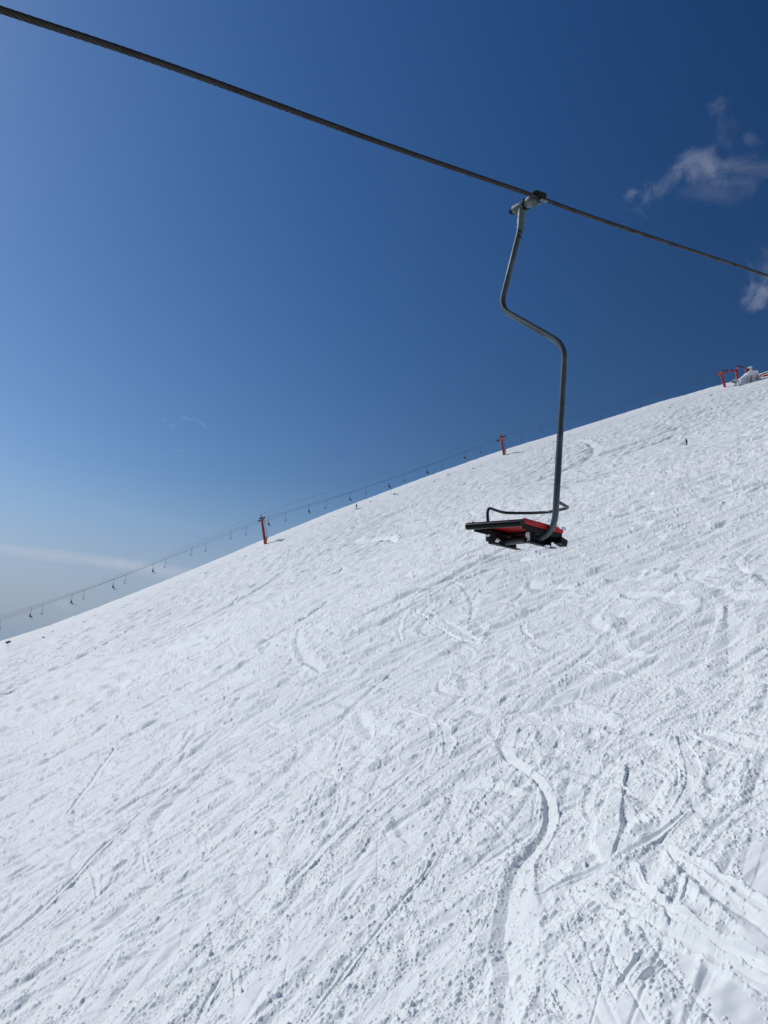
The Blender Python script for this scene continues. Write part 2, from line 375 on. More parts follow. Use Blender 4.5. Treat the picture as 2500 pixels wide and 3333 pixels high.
# ---- stamped tracks
def track(pts, w, depth, berm=.4, side=0, smooth=1.0, wob=0.0, seed=0, cut=.5):
    """pts Nx2 ground points, w half width (scalar or list). side: berm bias"""
    pts = np.asarray(pts, float); n = len(pts); wv = np.interp(np.linspace(0, 1, n), np.linspace(0, 1, len(np.atleast_1d(w))), np.atleast_1d(w))
    # resample
    L = np.concatenate([[0], np.cumsum(np.hypot(*np.diff(pts, axis=0).T))]); 
    if L[-1] < .2: return
    m = max(4, int(L[-1]/max(.25, L[-1]/60))); s = np.linspace(0, L[-1], m)
    # Catmull-like smoothing through dense interpolation
    px = np.interp(s, L, pts[:, 0]); py = np.interp(s, L, pts[:, 1])
    for _ in range(3):
        px[1:-1] = .25*px[:-2]+.5*px[1:-1]+.25*px[2:]; py[1:-1] = .25*py[:-2]+.5*py[1:-1]+.25*py[2:]
    ww = np.interp(s, L, wv); ends = np.clip(np.minimum(s, L[-1]-s)/(min(.12*L[-1], .02*(np.hypot(px, py)).mean())+.05), 0, 1)
    rr = np.hypot(px, py); aa = np.arctan2(px, py); mg = ww.max()*2.6
    r0, r1 = rr.min()-mg, rr.max()+mg; a0, a1 = aa.min()-mg/max(rr.min(), 3), aa.max()+mg/max(rr.min(), 3)
    i0, i1 = np.searchsorted(RA, [r0, r1]); j0, j1 = np.searchsorted(azf, [a0, a1])
    if i1-i0 < 2 or j1-j0 < 2: return
    xs = Xf[i0:i1, j0:j1]; ys = Yf[i0:i1, j0:j1]
    best = np.full(xs.shape, 9.0); sgn = np.zeros(xs.shape); en = np.zeros(xs.shape); wl = np.full(xs.shape, ww.mean())
    for k in range(m-1):
        ra, rb = sorted((rr[k], rr[k+1])); ka, kb = sorted((aa[k], aa[k+1])); g = max(ww[k], ww[k+1])*2.5+.05
        I0, I1 = np.searchsorted(RA, [ra-g, rb+g])-i0; J0, J1 = np.searchsorted(azf, [ka-g/max(ra, 3), kb+g/max(ra, 3)])-j0
        I0, J0 = max(I0, 0), max(J0, 0); I1, J1 = min(I1, xs.shape[0]), min(J1, xs.shape[1])
        if I1-I0 < 1 or J1-J0 < 1: continue
        x = xs[I0:I1, J0:J1]; y = ys[I0:I1, J0:J1]
        dx, dy = px[k+1]-px[k], py[k+1]-py[k]; l2 = dx*dx+dy*dy+1e-9
        t = np.clip(((x-px[k])*dx+(y-py[k])*dy)/l2, 0, 1)
        ex = x-(px[k]+dx*t); ey = y-(py[k]+dy*t); wk = ww[k]+(ww[k+1]-ww[k])*t
        d = np.hypot(ex, ey)/wk; b = best[I0:I1, J0:J1]; mk = d < b
        best[I0:I1, J0:J1] = np.where(mk, d, b)
        sgn[I0:I1, J0:J1] = np.where(mk, np.sign(dx*ey-dy*ex), sgn[I0:I1, J0:J1])
        en[I0:I1, J0:J1] = np.where(mk, ends[k]+(ends[k+1]-ends[k])*t, en[I0:I1, J0:J1])
    inside = best < 9
    u = best*sgn
    fq = 1/max(1.0, ww.max()/.35)
    if wob: u = u + wob*perlin(xs*1.7*fq, ys*1.7*fq, 50+seed)+wob*.5*perlin(xs*6*fq, ys*6*fq, 60+seed)
    au = np.abs(u)
    floor = -depth*np.clip((1.05-au)/cut, 0, 1)
    if abs(side) >= .3: floor = -depth*1.25*np.interp(u*np.sign(side), [-1.1, -.9, .35, .95, 1.1], [0, .03, 1, .06, 0])
    bm = berm*depth*np.exp(-((au-1.35)/.26)**2)*(1+side*.8*np.sign(u))
    bm *= (1+.7*perlin(xs*2.2*fq, ys*2.2*fq, 70+seed))
    e = en*inside*DEP
    core = np.clip((1.15-au)*5, 0, 1)*e*smooth
    dz[i0:i1, j0:j1] *= 1-core*KILL
    dz[i0:i1, j0:j1] += (floor+bm)*e
    smoothm[i0:i1, j0:j1] = np.maximum(smoothm[i0:i1, j0:j1], core)
    ro = rough[i0:i1, j0:j1]
    rough[i0:i1, j0:j1] = np.clip(ro+.7*np.exp(-((au-1.5)/.45)**2)*e*berm*2, 0, 1)
DEP = .34; KILL = .6
def gpx(pts): return [hit(x, y)[:2] for x, y in pts]
# random traces following the slope, older than the drawn ones
rg = np.random.RandomState(21)
for i in range(520):
    rr_ = 9*math.exp(rg.rand()**.8*math.log(240/9.)); aa_ = math.radians(-38+78*rg.rand())
    x, y = rr_*math.sin(aa_), rr_*math.cos(aa_)
    ang = trdir(rr_, aa_) + rg.normal(0, .40) + (.6 if rg.rand() < .15 else 0)*rg.choice([-1, 1]); Lg = (4+rg.rand()*14)*(1+rr_/60)
    curv = rg.normal(0, .10)/(1+rr_/60); pts = []
    for k in range(18):
        pts.append((x, y)); x += math.cos(ang)*Lg/18; y += math.sin(ang)*Lg/18; ang += curv*Lg/18+(trdir(math.hypot(x, y), math.atan2(x, y))-ang)*.04
    if rg.rand() < .34:
        w = (.045+.04*rg.rand())*(1+rr_/60); track(pts, w, .04+.035*rg.rand(), .35, 0, .6, .08, i % 7)
        if rg.rand() < .6:
            pts2 = [(a+.22, b-.16) for a, b in pts]; track(pts2, w, .04+.03*rg.rand(), .35, 0, .6, .08, i % 7)
    else:
        w = (.14+.40*rg.rand()**1.6)*(1+rr_/45); track(pts, [w*.4, w, w*.8, w*.2], w*(.22+.20*rg.rand())*(1+1.2*float(sstep(28, 60, np.array(rr_)))), .16, 1, 1.0, .16, i % 7)
# tight skid arcs
for i in range(150):
    rr_ = 12*math.exp(rg.rand()*math.log(190/12.)); aa_ = math.radians(-38+78*rg.rand())
    x, y = rr_*math.sin(aa_), rr_*math.cos(aa_); ang = trdir(rr_, aa_)+rg.normal(0, .6)+math.pi*(rg.rand() < .5)
    Lg = (2.0+rg.rand()*4)*(1+rr_/70); tot = rg.choice([-1, 1])*(.8+1.5*rg.rand()); pts = []
    for k in range(16):
        pts.append((x, y)); x += math.cos(ang)*Lg/16; y += math.sin(ang)*Lg/16; ang += tot/16
    w = (.10+.26*rg.rand())*(1+rr_/60); track(pts, [w*.3, w, w*.9, w*.3], w*(.16+.14*rg.rand()), .3, rg.choice([-1, 1]), 1.0, .15, i % 7)
DRAWN = [   # (photo points, half widths m, depth, berm, side, wobble)
    ([(1663, 2330), (1640, 2385), (1652, 2440), (1741, 2511), (1789, 2571), (1797, 2660), (1759, 2734), (1700, 2800), (1678, 2879), (1672, 2963), (1672, 3053), (1690, 3144), (1680, 3220), (1660, 3325), (1640, 3420)],
     [.26, .30, .14, .10, .13, .18, .20, .26, .32, .38, .38, .34, .28, .24], .135, .12, -1, .08),
    ([(1700, 2290), (1770, 2330), (1790, 2380), (1770, 2430)], [.1, .2, .25, .1], .06, .3, 0, .2),
    ([(2035, 2480), (2010, 2560), (1985, 2680), (1970, 2750), (1978, 2835)], [.05, .12, .24, .26, .05], -.10, .1, 0, .12),
    ([(2018, 2855), (2050, 2905), (2079, 2939), (2163, 3029), (2253, 3102), (2374, 3186), (2520, 3275)], [.16, .13, .07, .07, .08, .08, .08], .11, .8, 0, .1),
    ([(2040, 2960), (2110, 3010), (2200, 3075), (2330, 3150), (2430, 3240), (2520, 3310)], [.05, .06, .07, .08, .1, .1], .08, .6, 0, .1),
    ([(1862, 2903), (1982, 2987), (2073, 3060), (2223, 3144), (2344, 3234), (2520, 3345)], [.05, .06, .08, .09, .1, .1], .10, .8, 0, .1),
    ([(2170, 2790), (2210, 2850), (2284, 2929), (2374, 3010), (2520, 3110)], [.06, .12, .16, .18, .2], .10, .5, -.6, .12),
    ([(2210, 2830), (2290, 2890), (2390, 2965), (2520, 3060)], [.05, .06, .07, .07], .07, .6, 0, .1),
    ([(2235, 2440), (2262, 2490), (2280, 2520)], [.05, .08, .04], .06, .5, 0, .1),
    ([(2210, 2380), (2235, 2440), (2258, 2500), (2262, 2560), (2230, 2620), (2180, 2680)], [.05, .12, .16, .14, .1, .05], .06, .4, 0, .15),
    ([(2253, 2366), (2330, 2400), (2400, 2440), (2520, 2475)], [.1, .24, .28, .25], .09, .4, .5, .12),
    ([(2340, 2320), (2440, 2345), (2510, 2370)], [.03, .04, .04], .05, .5, 0, .1),
    ([(2000, 2550), (2040, 2572)], [.05, .05], .08, 1, 0, .1), ([(2075, 2660), (2105, 2710)], [.05, .07], .09, .8, 0, .1), ([(2115, 2640), (2145, 2680)], [.05, .07], .09, .8, 0, .1),
    ([(1790, 2820), (1860, 2855)], [.06, .07], .09, .8, 0, .1), ([(1775, 2840), (1830, 2880)], [.05, .06], .08, .8, 0, .1),
    ([(1345, 1990), (1400, 2020), (1460, 2045), (1520, 2066)], [.06, .10, .10, .06], .09, .6, 0, .15),
    ([(1360, 1980), (1310, 2010), (1292, 2050), (1310, 2085)], [.1, .22, .25, .1], .09, .5, .5, .15),
    ([(1020, 2010), (975, 2050), (972, 2095), (1000, 2150), (1056, 2187)], [.15, .3, .45, .45, .3], .14, .6, -.5, .25),
    ([(1030, 2110), (1110, 2130), (1150, 2150)], [.08, .12, .08], .07, .5, 0, .15),
    ([(1090, 2110), (1100, 2150), (1060, 2170)], [.3, .6, .3], .06, .2, 0, .3),
    ([(1730, 1985), (1702, 2010), (1705, 2040), (1753, 2069)], [.08, .14, .12, .05], .08, .5, 0, .15),
    ([(1866, 2115), (1940, 2140), (2050, 2171)], [.07, .08, .06], .07, .5, 0, .15),
    ([(2420, 1990), (2395, 2025), (2330, 2080), (2240, 2115), (2140, 2150)], [.2, .45, .6, .5, .3], .08, .3, .3, .2),
    ([(1690, 2330), (1655, 2365), (1640, 2400)], [.1, .15, .1], .05, .4, 0, .2),
    ([(1160, 2290), (1190, 2340), (1210, 2375)], [.3, .35, .1], .10, .4, .5, .25),
    ([(1400, 2310), (1450, 2340), (1465, 2400), (1450, 2450)], [.05, .12, .16, .08], .06, .5, 0, .15),
    ([(1240, 2285), (1330, 2290), (1400, 2312)], [.05, .08, .06], .07, .6, 0, .15),
    ([(-60, 3100), (0, 3055), (120, 2960), (230, 2850), (330, 2745), (460, 2630), (600, 2520)], [.14, .15, .13, .12, .12, .12, .1], .08, .5, .6, .12),
    ([(160, 2700), (240, 2620), (336, 2500), (395, 2420)], [.06, .12, .2, .1], .09, .5, .5, .15),
    ([(295, 2800), (315, 2830), (320, 2900)], [.07, .1, .04], .08, .6, 0, .15), ([(470, 2750), (480, 2800), (485, 2815)], [.04, .06, .04], .06, .7, 0, .15),
    ([(0, 2255), (150, 2195), (320, 2135), (520, 2090), (680, 2070)], [.5, .55, .4, .5, .2], .08, .3, .3, .25),
    ([(150, 2300), (300, 2240), (450, 2185), (560, 2140)], [.2, .4, .3, .1], .09, .4, .3, .25),
    ([(740, 2085), (770, 2120), (740, 2170), (700, 2190)], [.15, .3, .25, .1], .10, .5, .4, .2),
    ([(780, 2120), (880, 2085), (950, 2075)], [.3, .3, .1], .07, .3, 0, .25),
    ([(350, 3060), (480, 2980), (620, 2900), (760, 2860), (900, 2810)], [.04, .07, .1, .12, .06], .08, .5, .4, .15),
    ([(290, 3180), (420, 3130), (530, 3100)], [.04, .07, .04], .08, .7, 0, .15),
    ([(640, 3333), (690, 3230), (740, 3150)], [.09, .09, .05], .09, .6, .4, .12), ([(770, 3260), (768, 3180), (755, 3140)], [.05, .06, .04], .06, .6, 0, .12),
    ([(2130, 3160), (2060, 3240), (2000, 3333)], [.05, .06, .05], .06, .6, 0, .12), ([(2200, 3190), (2120, 3270), (2060, 3333)], [.03, .05, .05], .06, .7, 0, .12),
    ([(1790, 3260), (1830, 3310), (1870, 3370)], [.05, .08, .09], .07, .6, 0, .12),
    ([(1720, 2490), (1830, 2440), (1950, 2400), (2080, 2350)], [.03, .05, .05, .03], .07, .7, 0, .15),
    ([(1730, 2930), (1800, 2895), (1900, 2850), (2020, 2840)], [.04, .06, .06, .05], .10, .7, .3, .12),
    ([(1990, 2850), (2070, 2800), (2160, 2740), (2250, 2660)], [.05, .12, .12, .05], .08, .5, .3, .12),
    ([(2180, 2470), (2213, 2500), (2212, 2560), (2195, 2590)], [.02, .03, .03, .02], .06, .6, 0, .12),
    ([(1200, 2700), (1320, 2590), (1450, 2480), (1600, 2380), (1740, 2310)], [.1, .2, .2, .15, .1], .06, .3, 0, .2),
    ([(900, 2920), (1080, 2720), (1230, 2580), (1400, 2440)], [.1, .22, .22, .1], .07, .35, .3, .2),
    ([(1000, 3333), (1150, 3120), (1300, 2930), (1420, 2780)], [.05, .08, .08, .04], .07, .6, .3, .12),
]
for i in range(150):       # broad scraped sweeps close by
    rr_ = 9.5*math.exp(rg.rand()*math.log(40/9.5)); aa_ = math.radians(-36+74*rg.rand())
    x, y = rr_*math.sin(aa_), rr_*math.cos(aa_); ang = trdir(rr_, aa_)+rg.normal(0, .42)
    Lg = 3+rg.rand()*7; curv = rg.normal(0, .15); pts = []
    for k in range(18):
        pts.append((x, y)); x += math.cos(ang)*Lg/18; y += math.sin(ang)*Lg/18; ang += curv*Lg/18
    w = (.16+.34*rg.rand())*(1+rr_/60); KILL = .85
    track(pts, [w*.2, w*.8, w, w*.3], w*(.10+.16*rg.rand())/DEP*.5, .12, rg.choice([1, 1, -1]), 1.0, .22, i % 7)
for i in range(320):      # wider turn arcs in the middle distance
    rr_ = 16*math.exp(rg.rand()*math.log(110/16.)); aa_ = math.radians(-24+62*rg.rand())
    x, y = rr_*math.sin(aa_), rr_*math.cos(aa_); ang = rg.rand()*2*math.pi
    Lg = (2.2+rg.rand()*3.5)*(1+rr_/40); tot = rg.choice([-1, 1])*(1.0+1.7*rg.rand()); pts = []
    for k in range(20):
        pts.append((x, y)); x += math.cos(ang)*Lg/20; y += math.sin(ang)*Lg/20; ang += tot/20
    w = (.08+.26*rg.rand()**1.2)*(1+rr_/35); track(pts, [w*.3, w, w*.9, w*.3], w*(.17+.16*rg.rand())/DEP*.5, .3, rg.choice([-1, 1]), 1.0, .12, i % 7)
DEP = .60; KILL = .93
PATCHES = [([(0, 2256), (70, 2240)], 22), ([(301, 2179), (480, 2130), (663, 2085)], 15), ([(150, 2277), (260, 2242), (362, 2201)], 28), ([(392, 2194), (480, 2165), (558, 2134)], 18), ([(309, 2311), (390, 2282), (467, 2243)], 14),
           ([(0, 2380), (90, 2350), (180, 2316)], 25), ([(550, 2384), (610, 2364), (672, 2342)], 18), ([(776, 2118), (840, 2098), (904, 2077)], 20), ([(700, 2239), (760, 2227), (821, 2213)], 13), ([(1115, 1977), (1170, 1965), (1236, 1953)], 12),
           ([(1070, 2150), (1115, 2130), (1153, 2118)], 42), ([(610, 2140), (640, 2125), (672, 2115)], 14), ([(1140, 2300), (1160, 2315), (1180, 2340)], 34), ([(256, 2425), (280, 2400), (301, 2382)], 18), ([(590, 2080), (700, 2050), (800, 2020)], 9), ([(860, 2130), (880, 2100), (900, 2075)], 12),
           ([(1700, 2190), (1780, 2180), (1860, 2170)], 16), ([(2150, 2180), (2230, 2160), (2330, 2110)], 46), ([(1330, 2130), (1390, 2110), (1440, 2100)], 14), ([(1580, 1960), (1640, 1950), (1690, 1960)], 10), ([(2050, 1985), (2100, 1960), (2150, 1955)], 12), ([(1440, 2010), (1500, 2040), (1560, 2060)], 12)]
for k, (pp, th_) in enumerate(PATCHES):
    P_ = [hit(x, y) for x, y in pp]; r0_ = np.mean([math.hypot(p[0], p[1]) for p in P_]); h0_ = r0_*float(ws(np.array(math.atan2(P_[1][0] if len(P_) > 1 else P_[0][0], P_[1][1]))))-P_[1][2] if len(P_) > 1 else 9
    w = th_/2.0/(F*max(h0_, 6)/r0_**2); track([p[:2] for p in P_], [w*.35, w, w*.9, w*.25], .19*w, .12, 1, 1.0, .22, k % 7)
for k, (pp, w, dp, be, sd, wb) in enumerate(DRAWN): track(gpx(pp), w, dp, be*.8, sd, 1.0, wb, k % 7, cut=.26 if max(w) > .15 else .5)
rough = np.clip(rough*(1-smoothm), 0, 1)
# loose blocks of snow
near = RA < 130; ni = int(near.sum())
Xn, Yn, Rn, ro = Xf[:ni], Yf[:ni], Rf[:ni], rough[:ni]
clus = np.clip(.5+1.3*pn(F3, 5, 1.3, 16)[:ni], 0, 1)
rsc = np.clip(ro*1.7-.10, 0, 1)
tiny = lumps(Xn/.068, Yn/.068, 5, np.clip(rsc*1.4, 0, .98))*.068*.46*np.clip(2.0-Rn/26, 0, 1)
small = lumps(Xn/.115, Yn/.115, 1, rsc*.95)*.115*.42*np.clip(2.0-Rn/45, 0, 1)
mid = lumps(Xn/.19, Yn/.19, 2, rsc*.40)*.19*.36*np.clip(2.1-Rn/70, 0, 1)
big = lumps(Xn/.27, Yn/.27, 3, np.clip(ro*clus*1.2-.50, 0, .3))*.28*.25
far_l = lumps(Xn/.50, Yn/.42, 4, np.clip(ro*1.1-.1, 0, .8))*.50*.30*np.clip(Rn/30-.7, 0, 1)
grain = np.maximum(np.maximum(np.maximum(tiny, small), np.maximum(mid, big)), far_l)
dz[:ni] += grain*(.75+.5*perlin(Xn/.4, Yn/.4, 33))
dz[:ni] += perlin(Xn/.22, Yn/.22, 17)*.010*(.12+ro) + perlin(Xn/.09, Yn/.09, 18)*.006*(.06+ro)*np.clip(1.5-Rn/30, 0, 1)
# larger scale roughness for the distance
dist_w = np.clip((Rf-30)/80, 0, 1)
dz += (pn(F1, 5, 1.4, 51)*.085+pn(F3, 3.5, 1.1, 52)*.07+pn(F2, 2.6, .8, 55)*.04)*sstep(20, 45, Rf)*(1+Rf/120)*(1-.8*smoothm)
dz += (pn(F1, 12, 4.5, 53)*.17+pn(F2, 8, 3.2, 54)*.15+pn(F3, 4, 2.0, 56)*.12)*sstep(60, 130, Rf)
dz += 2.1*dist_w*(pn(F1, 22, 2.2, 19)*.10+pn(F2, 14, 1.3, 20)*.07+pn(F3, 9, 3.0, 21)*.08*rough + perlin(Xf/2.2, Yf/2.2, 22)*.05 + pn(F1, 9, .8, 23)*.05 + pn(F2, 7, .55, 24)*.035)
dz += dz_low
rim = np.clip((Rf/Rr(np.arctan2(Xf, Yf))-.80)/.14, 0, 1)
dz *= (1-.72*rim)
edge = np.clip((np.degrees(np.abs(np.arctan2(Xf, Yf)-math.radians(1.0)))-36.0)/4.0, 0, 1); dz *= (1-edge)
dz -= .25*0
Z = Zb+dz
Xc = RA[:, None]*np.sin(azc)[None, :]; Yc = RA[:, None]*np.cos(azc)[None, :]; Zc = ground(Xc, Yc)
X = np.concatenate([Xf, Xc], 1); Y = np.concatenate([Yf, Yc], 1); Z = np.concatenate([Z, Zc], 1)
NT_ = X.shape[1]
co = np.stack([X, Y, Z], -1).reshape(-1, 3)
co = np.concatenate([co, [[0, 0, float(ground(np.array(0.0), np.array(1e-6)))]]]).astype(np.float32)
ii, jj = np.meshgrid(np.arange(NR-1), np.arange(NT_), indexing='ij'); j2 = (jj+1) % NT_
quads = np.stack([ii*NT_+jj, (ii+1)*NT_+jj, (ii+1)*NT_+j2, ii*NT_+j2], -1).reshape(-1, 4)[:, ::-1]
tris = np.stack([np.full(NT_, len(co)-1), (np.arange(NT_)+1) % NT_, np.arange(NT_)], -1)
def grid_obj(name, co, quads, tris, m):
    me = bpy.data.meshes.new(name); nq, nt = len(quads), len(tris)
    me.vertices.add(len(co)); me.vertices.foreach_set('co', co.ravel())
    me.loops.add(nq*4+nt*3); me.loops.foreach_set('vertex_index', np.concatenate([quads.ravel(), tris.ravel()]).astype(np.int32))
    me.polygons.add(nq+nt)
    me.polygons.foreach_set('loop_start', np.concatenate([np.arange(nq)*4, nq*4+np.arange(nt)*3]).astype(np.int32))
    me.polygons.foreach_set('use_smooth', np.ones(nq+nt, bool))
    me.update(calc_edges=True); me.materials.append(m)
    o = bpy.data.objects.new(name, me); COL.objects.link(o); return o
snow = grid_obj('snow_slope', co, quads, tris, M['snow']); tag(snow, kind='structure')
del co, quads, Xc, Yc, Zc
def surf(x, y):
    """height of the finished snow (nearest vertex) inside the view"""
    r = math.hypot(x, y); i = int(np.clip(np.searchsorted(RA, r), 0, NR-1)); j = int(np.clip(np.searchsorted(azf, math.atan2(x, y)), 0, NF-1))
    return float(Z[i, j]) if abs(math.degrees(math.atan2(x, y))) < 38 else float(ground(np.array(x), np.array(y)))

# ------------------------------------------------------------------ near rope and chair
G = np.array([1.0428, 4.8974, 3.5064])
dh = Vector((.7328, .68045, 0)); nn = Vector((-.68045, .7328, 0)); zz = Vector((0, 0, 1)); G_ = Vector(G)
rope_px = [(0, 31, 3.0), (500, 197, None), (1250, 469, None), (1750, 642, None), (1900, 697, None), (2500, 898, 8.8)]
iz0, iz1 = 1/3.0, 1/8.8
RP = [Vector(udz(x, y, 1/(iz0+(iz1-iz0)*x/2500.0))) for x, y, _ in rope_px]
dirA = (RP[1]-RP[0]).normalized(); dirB = (RP[-1]-RP[-2]).normalized()
ctrl = [RP[0]-dirA*9, RP[0]-dirA*3]+RP+[RP[-1]+dirB*4, RP[-1]+dirB*12+Vector((0, 0, .4)), RP[-1]+dirB*30+Vector((0, 0, 4)), RP[-1]+dirB*60+Vector((0, 0, 13))]
def catmull(P, t):
    i = min(int(t), len(P)-2); f = t-i; p0 = P[max(i-1, 0)]; p1 = P[i]; p2 = P[i+1]; p3 = P[min(i+2, len(P)-1)]
    d = [(a-b).length**.5+1e-6 for a, b in ((p1, p0), (p2, p1), (p3, p2))]
    d0 = d[0] if d[0] > 1e-3 else d[1]; d1_ = d[1]; d2 = d[2] if d[2] > 1e-3 else d[1]
    m1 = ((p1-p0)/d0-(p2-p0)/(d0+d1_)+(p2-p1)/d1_)*d1_; m2 = ((p2-p1)/d1_-(p3-p1)/(d1_+d2)+(p3-p2)/d2)*d1_
    return p1*(2*f**3-3*f*f+1)+m1*(f**3-2*f*f+f)+p2*(-2*f**3+3*f*f)+m2*(f**3-f*f)
dense = [catmull(ctrl, k/200.0) for k in range((len(ctrl)-1)*200+1)]
cum = [0.0]
for a, b in zip(dense, dense[1:]): cum.append(cum[-1]+(b-a).length)
s0_ = cum[200*2]; near_end = cum[200*8]
samples = list(np.arange(0, near_end, .012))+list(np.arange(near_end, cum[-1], .05))
dn = np.array([tuple(p) for p in dense]); cm = np.array(cum)
SP = np.stack([np.interp(samples, cm, dn[:, i]) for i in range(3)], 1)
rb = MB(); seg = 36; PITCH_R = .235; RR = .0148
tang = np.gradient(SP, axis=0); tang /= np.linalg.norm(tang, axis=1)[:, None]
a_ = np.cross(tang, [0, 0, 1.0]); a_ /= np.linalg.norm(a_, axis=1)[:, None]; b_ = np.cross(tang, a_)
th = np.arange(seg)*2*math.pi/seg
ph = -np.array(samples)[:, None]*2*math.pi/PITCH_R + th[None, :]
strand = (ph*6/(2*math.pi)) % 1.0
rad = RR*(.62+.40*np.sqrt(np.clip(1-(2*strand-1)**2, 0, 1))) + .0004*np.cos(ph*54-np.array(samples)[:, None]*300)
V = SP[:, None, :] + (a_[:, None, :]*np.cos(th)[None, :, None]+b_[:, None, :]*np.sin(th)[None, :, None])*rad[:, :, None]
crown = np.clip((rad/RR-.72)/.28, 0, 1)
nS = len(samples); I, J = np.meshgrid(np.arange(nS-1), np.arange(seg), indexing='ij'); J2 = (J+1) % seg
qd = np.stack([I*seg+J, I*seg+J2, (I+1)*seg+J2, (I+1)*seg+J], -1).reshape(-1, 4)
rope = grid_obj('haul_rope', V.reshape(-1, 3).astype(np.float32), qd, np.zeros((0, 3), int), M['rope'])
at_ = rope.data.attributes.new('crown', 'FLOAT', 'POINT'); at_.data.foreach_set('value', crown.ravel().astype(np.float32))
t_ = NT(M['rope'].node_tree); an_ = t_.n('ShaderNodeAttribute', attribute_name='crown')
t_.l(t_.mix(t_.maprange(an_.outputs['Fac'], .50, 1.0, 0, 1, True), (.0015, .0013, .0012, 1), (.026, .023, .021, 1)), M['rope'].node_tree.nodes['Principled BSDF'].inputs['Base Color'])  # greasy grooves, worn crowns; strand shading and metal highlight also put into the colour
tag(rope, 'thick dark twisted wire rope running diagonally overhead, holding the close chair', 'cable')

# chair frame: origin at the rope grip, local x = along the rope (away), y = lateral (left-away), z up
chair = empty('chairlift_chair', G_)
chair.rotation_euler = (0, 0, math.atan2(dh.y, dh.x))
tag(chair, 'large close empty chair with red seat and black armrest hoop on the thick rope', 'chairlift chair')
slope_ang = math.atan2(.2623, .965); RX = Matrix.Rotation(-slope_ang, 3, 'Y')   # along-rope tilt
g = MB()     # grip clamp around the rope
tdir = RX @ Vector((1, 0, 0)); tup = RX @ Vector((0, 0, 1))
oc = Vector((.035, 0, .012)); rc = Vector((0, -.0, 0))
g.box(oc + tup*.016 - Vector((0, .004, 0)), (.135, .046, .030), RX, 0, .010)
g.box(oc + tup*.000 - Vector((0, .024, 0)), (.10, .010, .032), RX, 0, .004)
g.box(oc + Vector((-.02, .026, -.008)), (.085, .014, .04), RX, 0, .005)
g.build('grip_clamp', M['black'], chair)
g = MB(); g.box(oc + Vector((.03, -.012, -.026)), (.085, .030, .012), RX, 0, .004)
g.build('clamp_jaw', M['galv_light'], chair)
g = MB()
g.tube([(0.0, .005, -.022), (0.0, .03, -.022), (0, .075, -.024), (0, .10, -.024)], [.022, .027, .033, .033], 24)
g.tube([(.055, .006, -.03), (.035, .035, -.03), (.012, .08, -.026)], [.013, .018, .024], 16)
g.tube([(-.045, .008, -.004), (-.03, .04, -.012), (-.01, .085, -.02)], [.010, .013, .02], 12)
g.build('grip_shaft', M['galv_light'], chair)
g = MB(); g.cyl((0, .092, -.024), (0, .106, -.024), .0425, 32); g.build('collar_ring', M['black'], chair)
g = MB(); g.tube([(0, .106, -.024), (0, .112, -.024), (0, .20, -.024), (0, .204, -.024)], [.034, .0365, .0345, .031], 32); g.build('pivot_sleeve', M['galv_light'], chair)
g = MB(); g.cyl((0, .203, -.024), (0, .220, -.024), .028, 6); g.cyl((0, .220, -.024), (0, .238, -.024), .014, 12); g.box((-.012, .226, -.030), (.05, .006, .006)); g.build('end_nut', M['black'], chair)
# hanger tube in the plane x = 0
hp = [(0, .128, -.045), (0, .150, -.20), (0, .340, -.765), (0, -.203, -1.235), (0, -.078, -2.53), (0, .405, -2.507)]
hpts = fillet(hp, [.02, .105, .12, .17], 14)
g = MB(); g.tube(hpts, .0208, 28); hg = g.build('hanger_tube', M['galv'], chair)
g = MB(); g.tube([(0, .130, -.035), (0, .140, -.13), (0, .149, -.195), (0, .151, -.215)], [.030, .0285, .0258, .0248], 28)
g.prism([(-.005, .185, -.045), (-.005, .15, -.14), (-.005, .165, -.045)], (.01, 0, 0)); g.build('hanger_socket', M['galv_light'], chair)
g = MB(); g.tube([(0, .163, -.262), (0, .164, -.266)], .0215, 28); g.tube([(0, .1535, -.225), (0, .155, -.229)], .0216, 28); g.build('weld_ring', M['black'], chair)
# armrest hoop
def loc(x, y, H):            # photo pixel at world height H -> chair local coordinates
    r = ray(x, y); P = r*(H/r[2]); d = Vector(P-G); return (d.dot(dh), d.dot(nn), d.z)
HH = 1.222
hoop = [(0, -.095, HH-G[2]), (.27, -.045, HH-G[2]), (.285, .12, HH-G[2]), (.11, .375, HH-G[2]), (-.125, .350, HH-G[2]), (-.145, .350, 1.04-G[2])]
def loct(x, y, H, sl_=.085):
    h = H
    for _ in range(12): p = loc(x, y, h); h = H + sl_*(p[1]+.08)
    return loc(x, y, h)
hoop = [(0, -.095, HH-G[2]), loct(1852, 1653, HH), loct(1784, 1667, HH), loct(1730, 1670, HH), loct(1640, 1670, HH), loct(1586, 1651, HH)]
hoop.append((hoop[-1][0], hoop[-1][1]-.01, 1.07-G[2]))
g = MB(); g.tube(fillet(hoop, [.045, .05, .05, .07, .055], 8), .0105, 16); g.build('armrest_hoop', M['tubeblack'], chair)
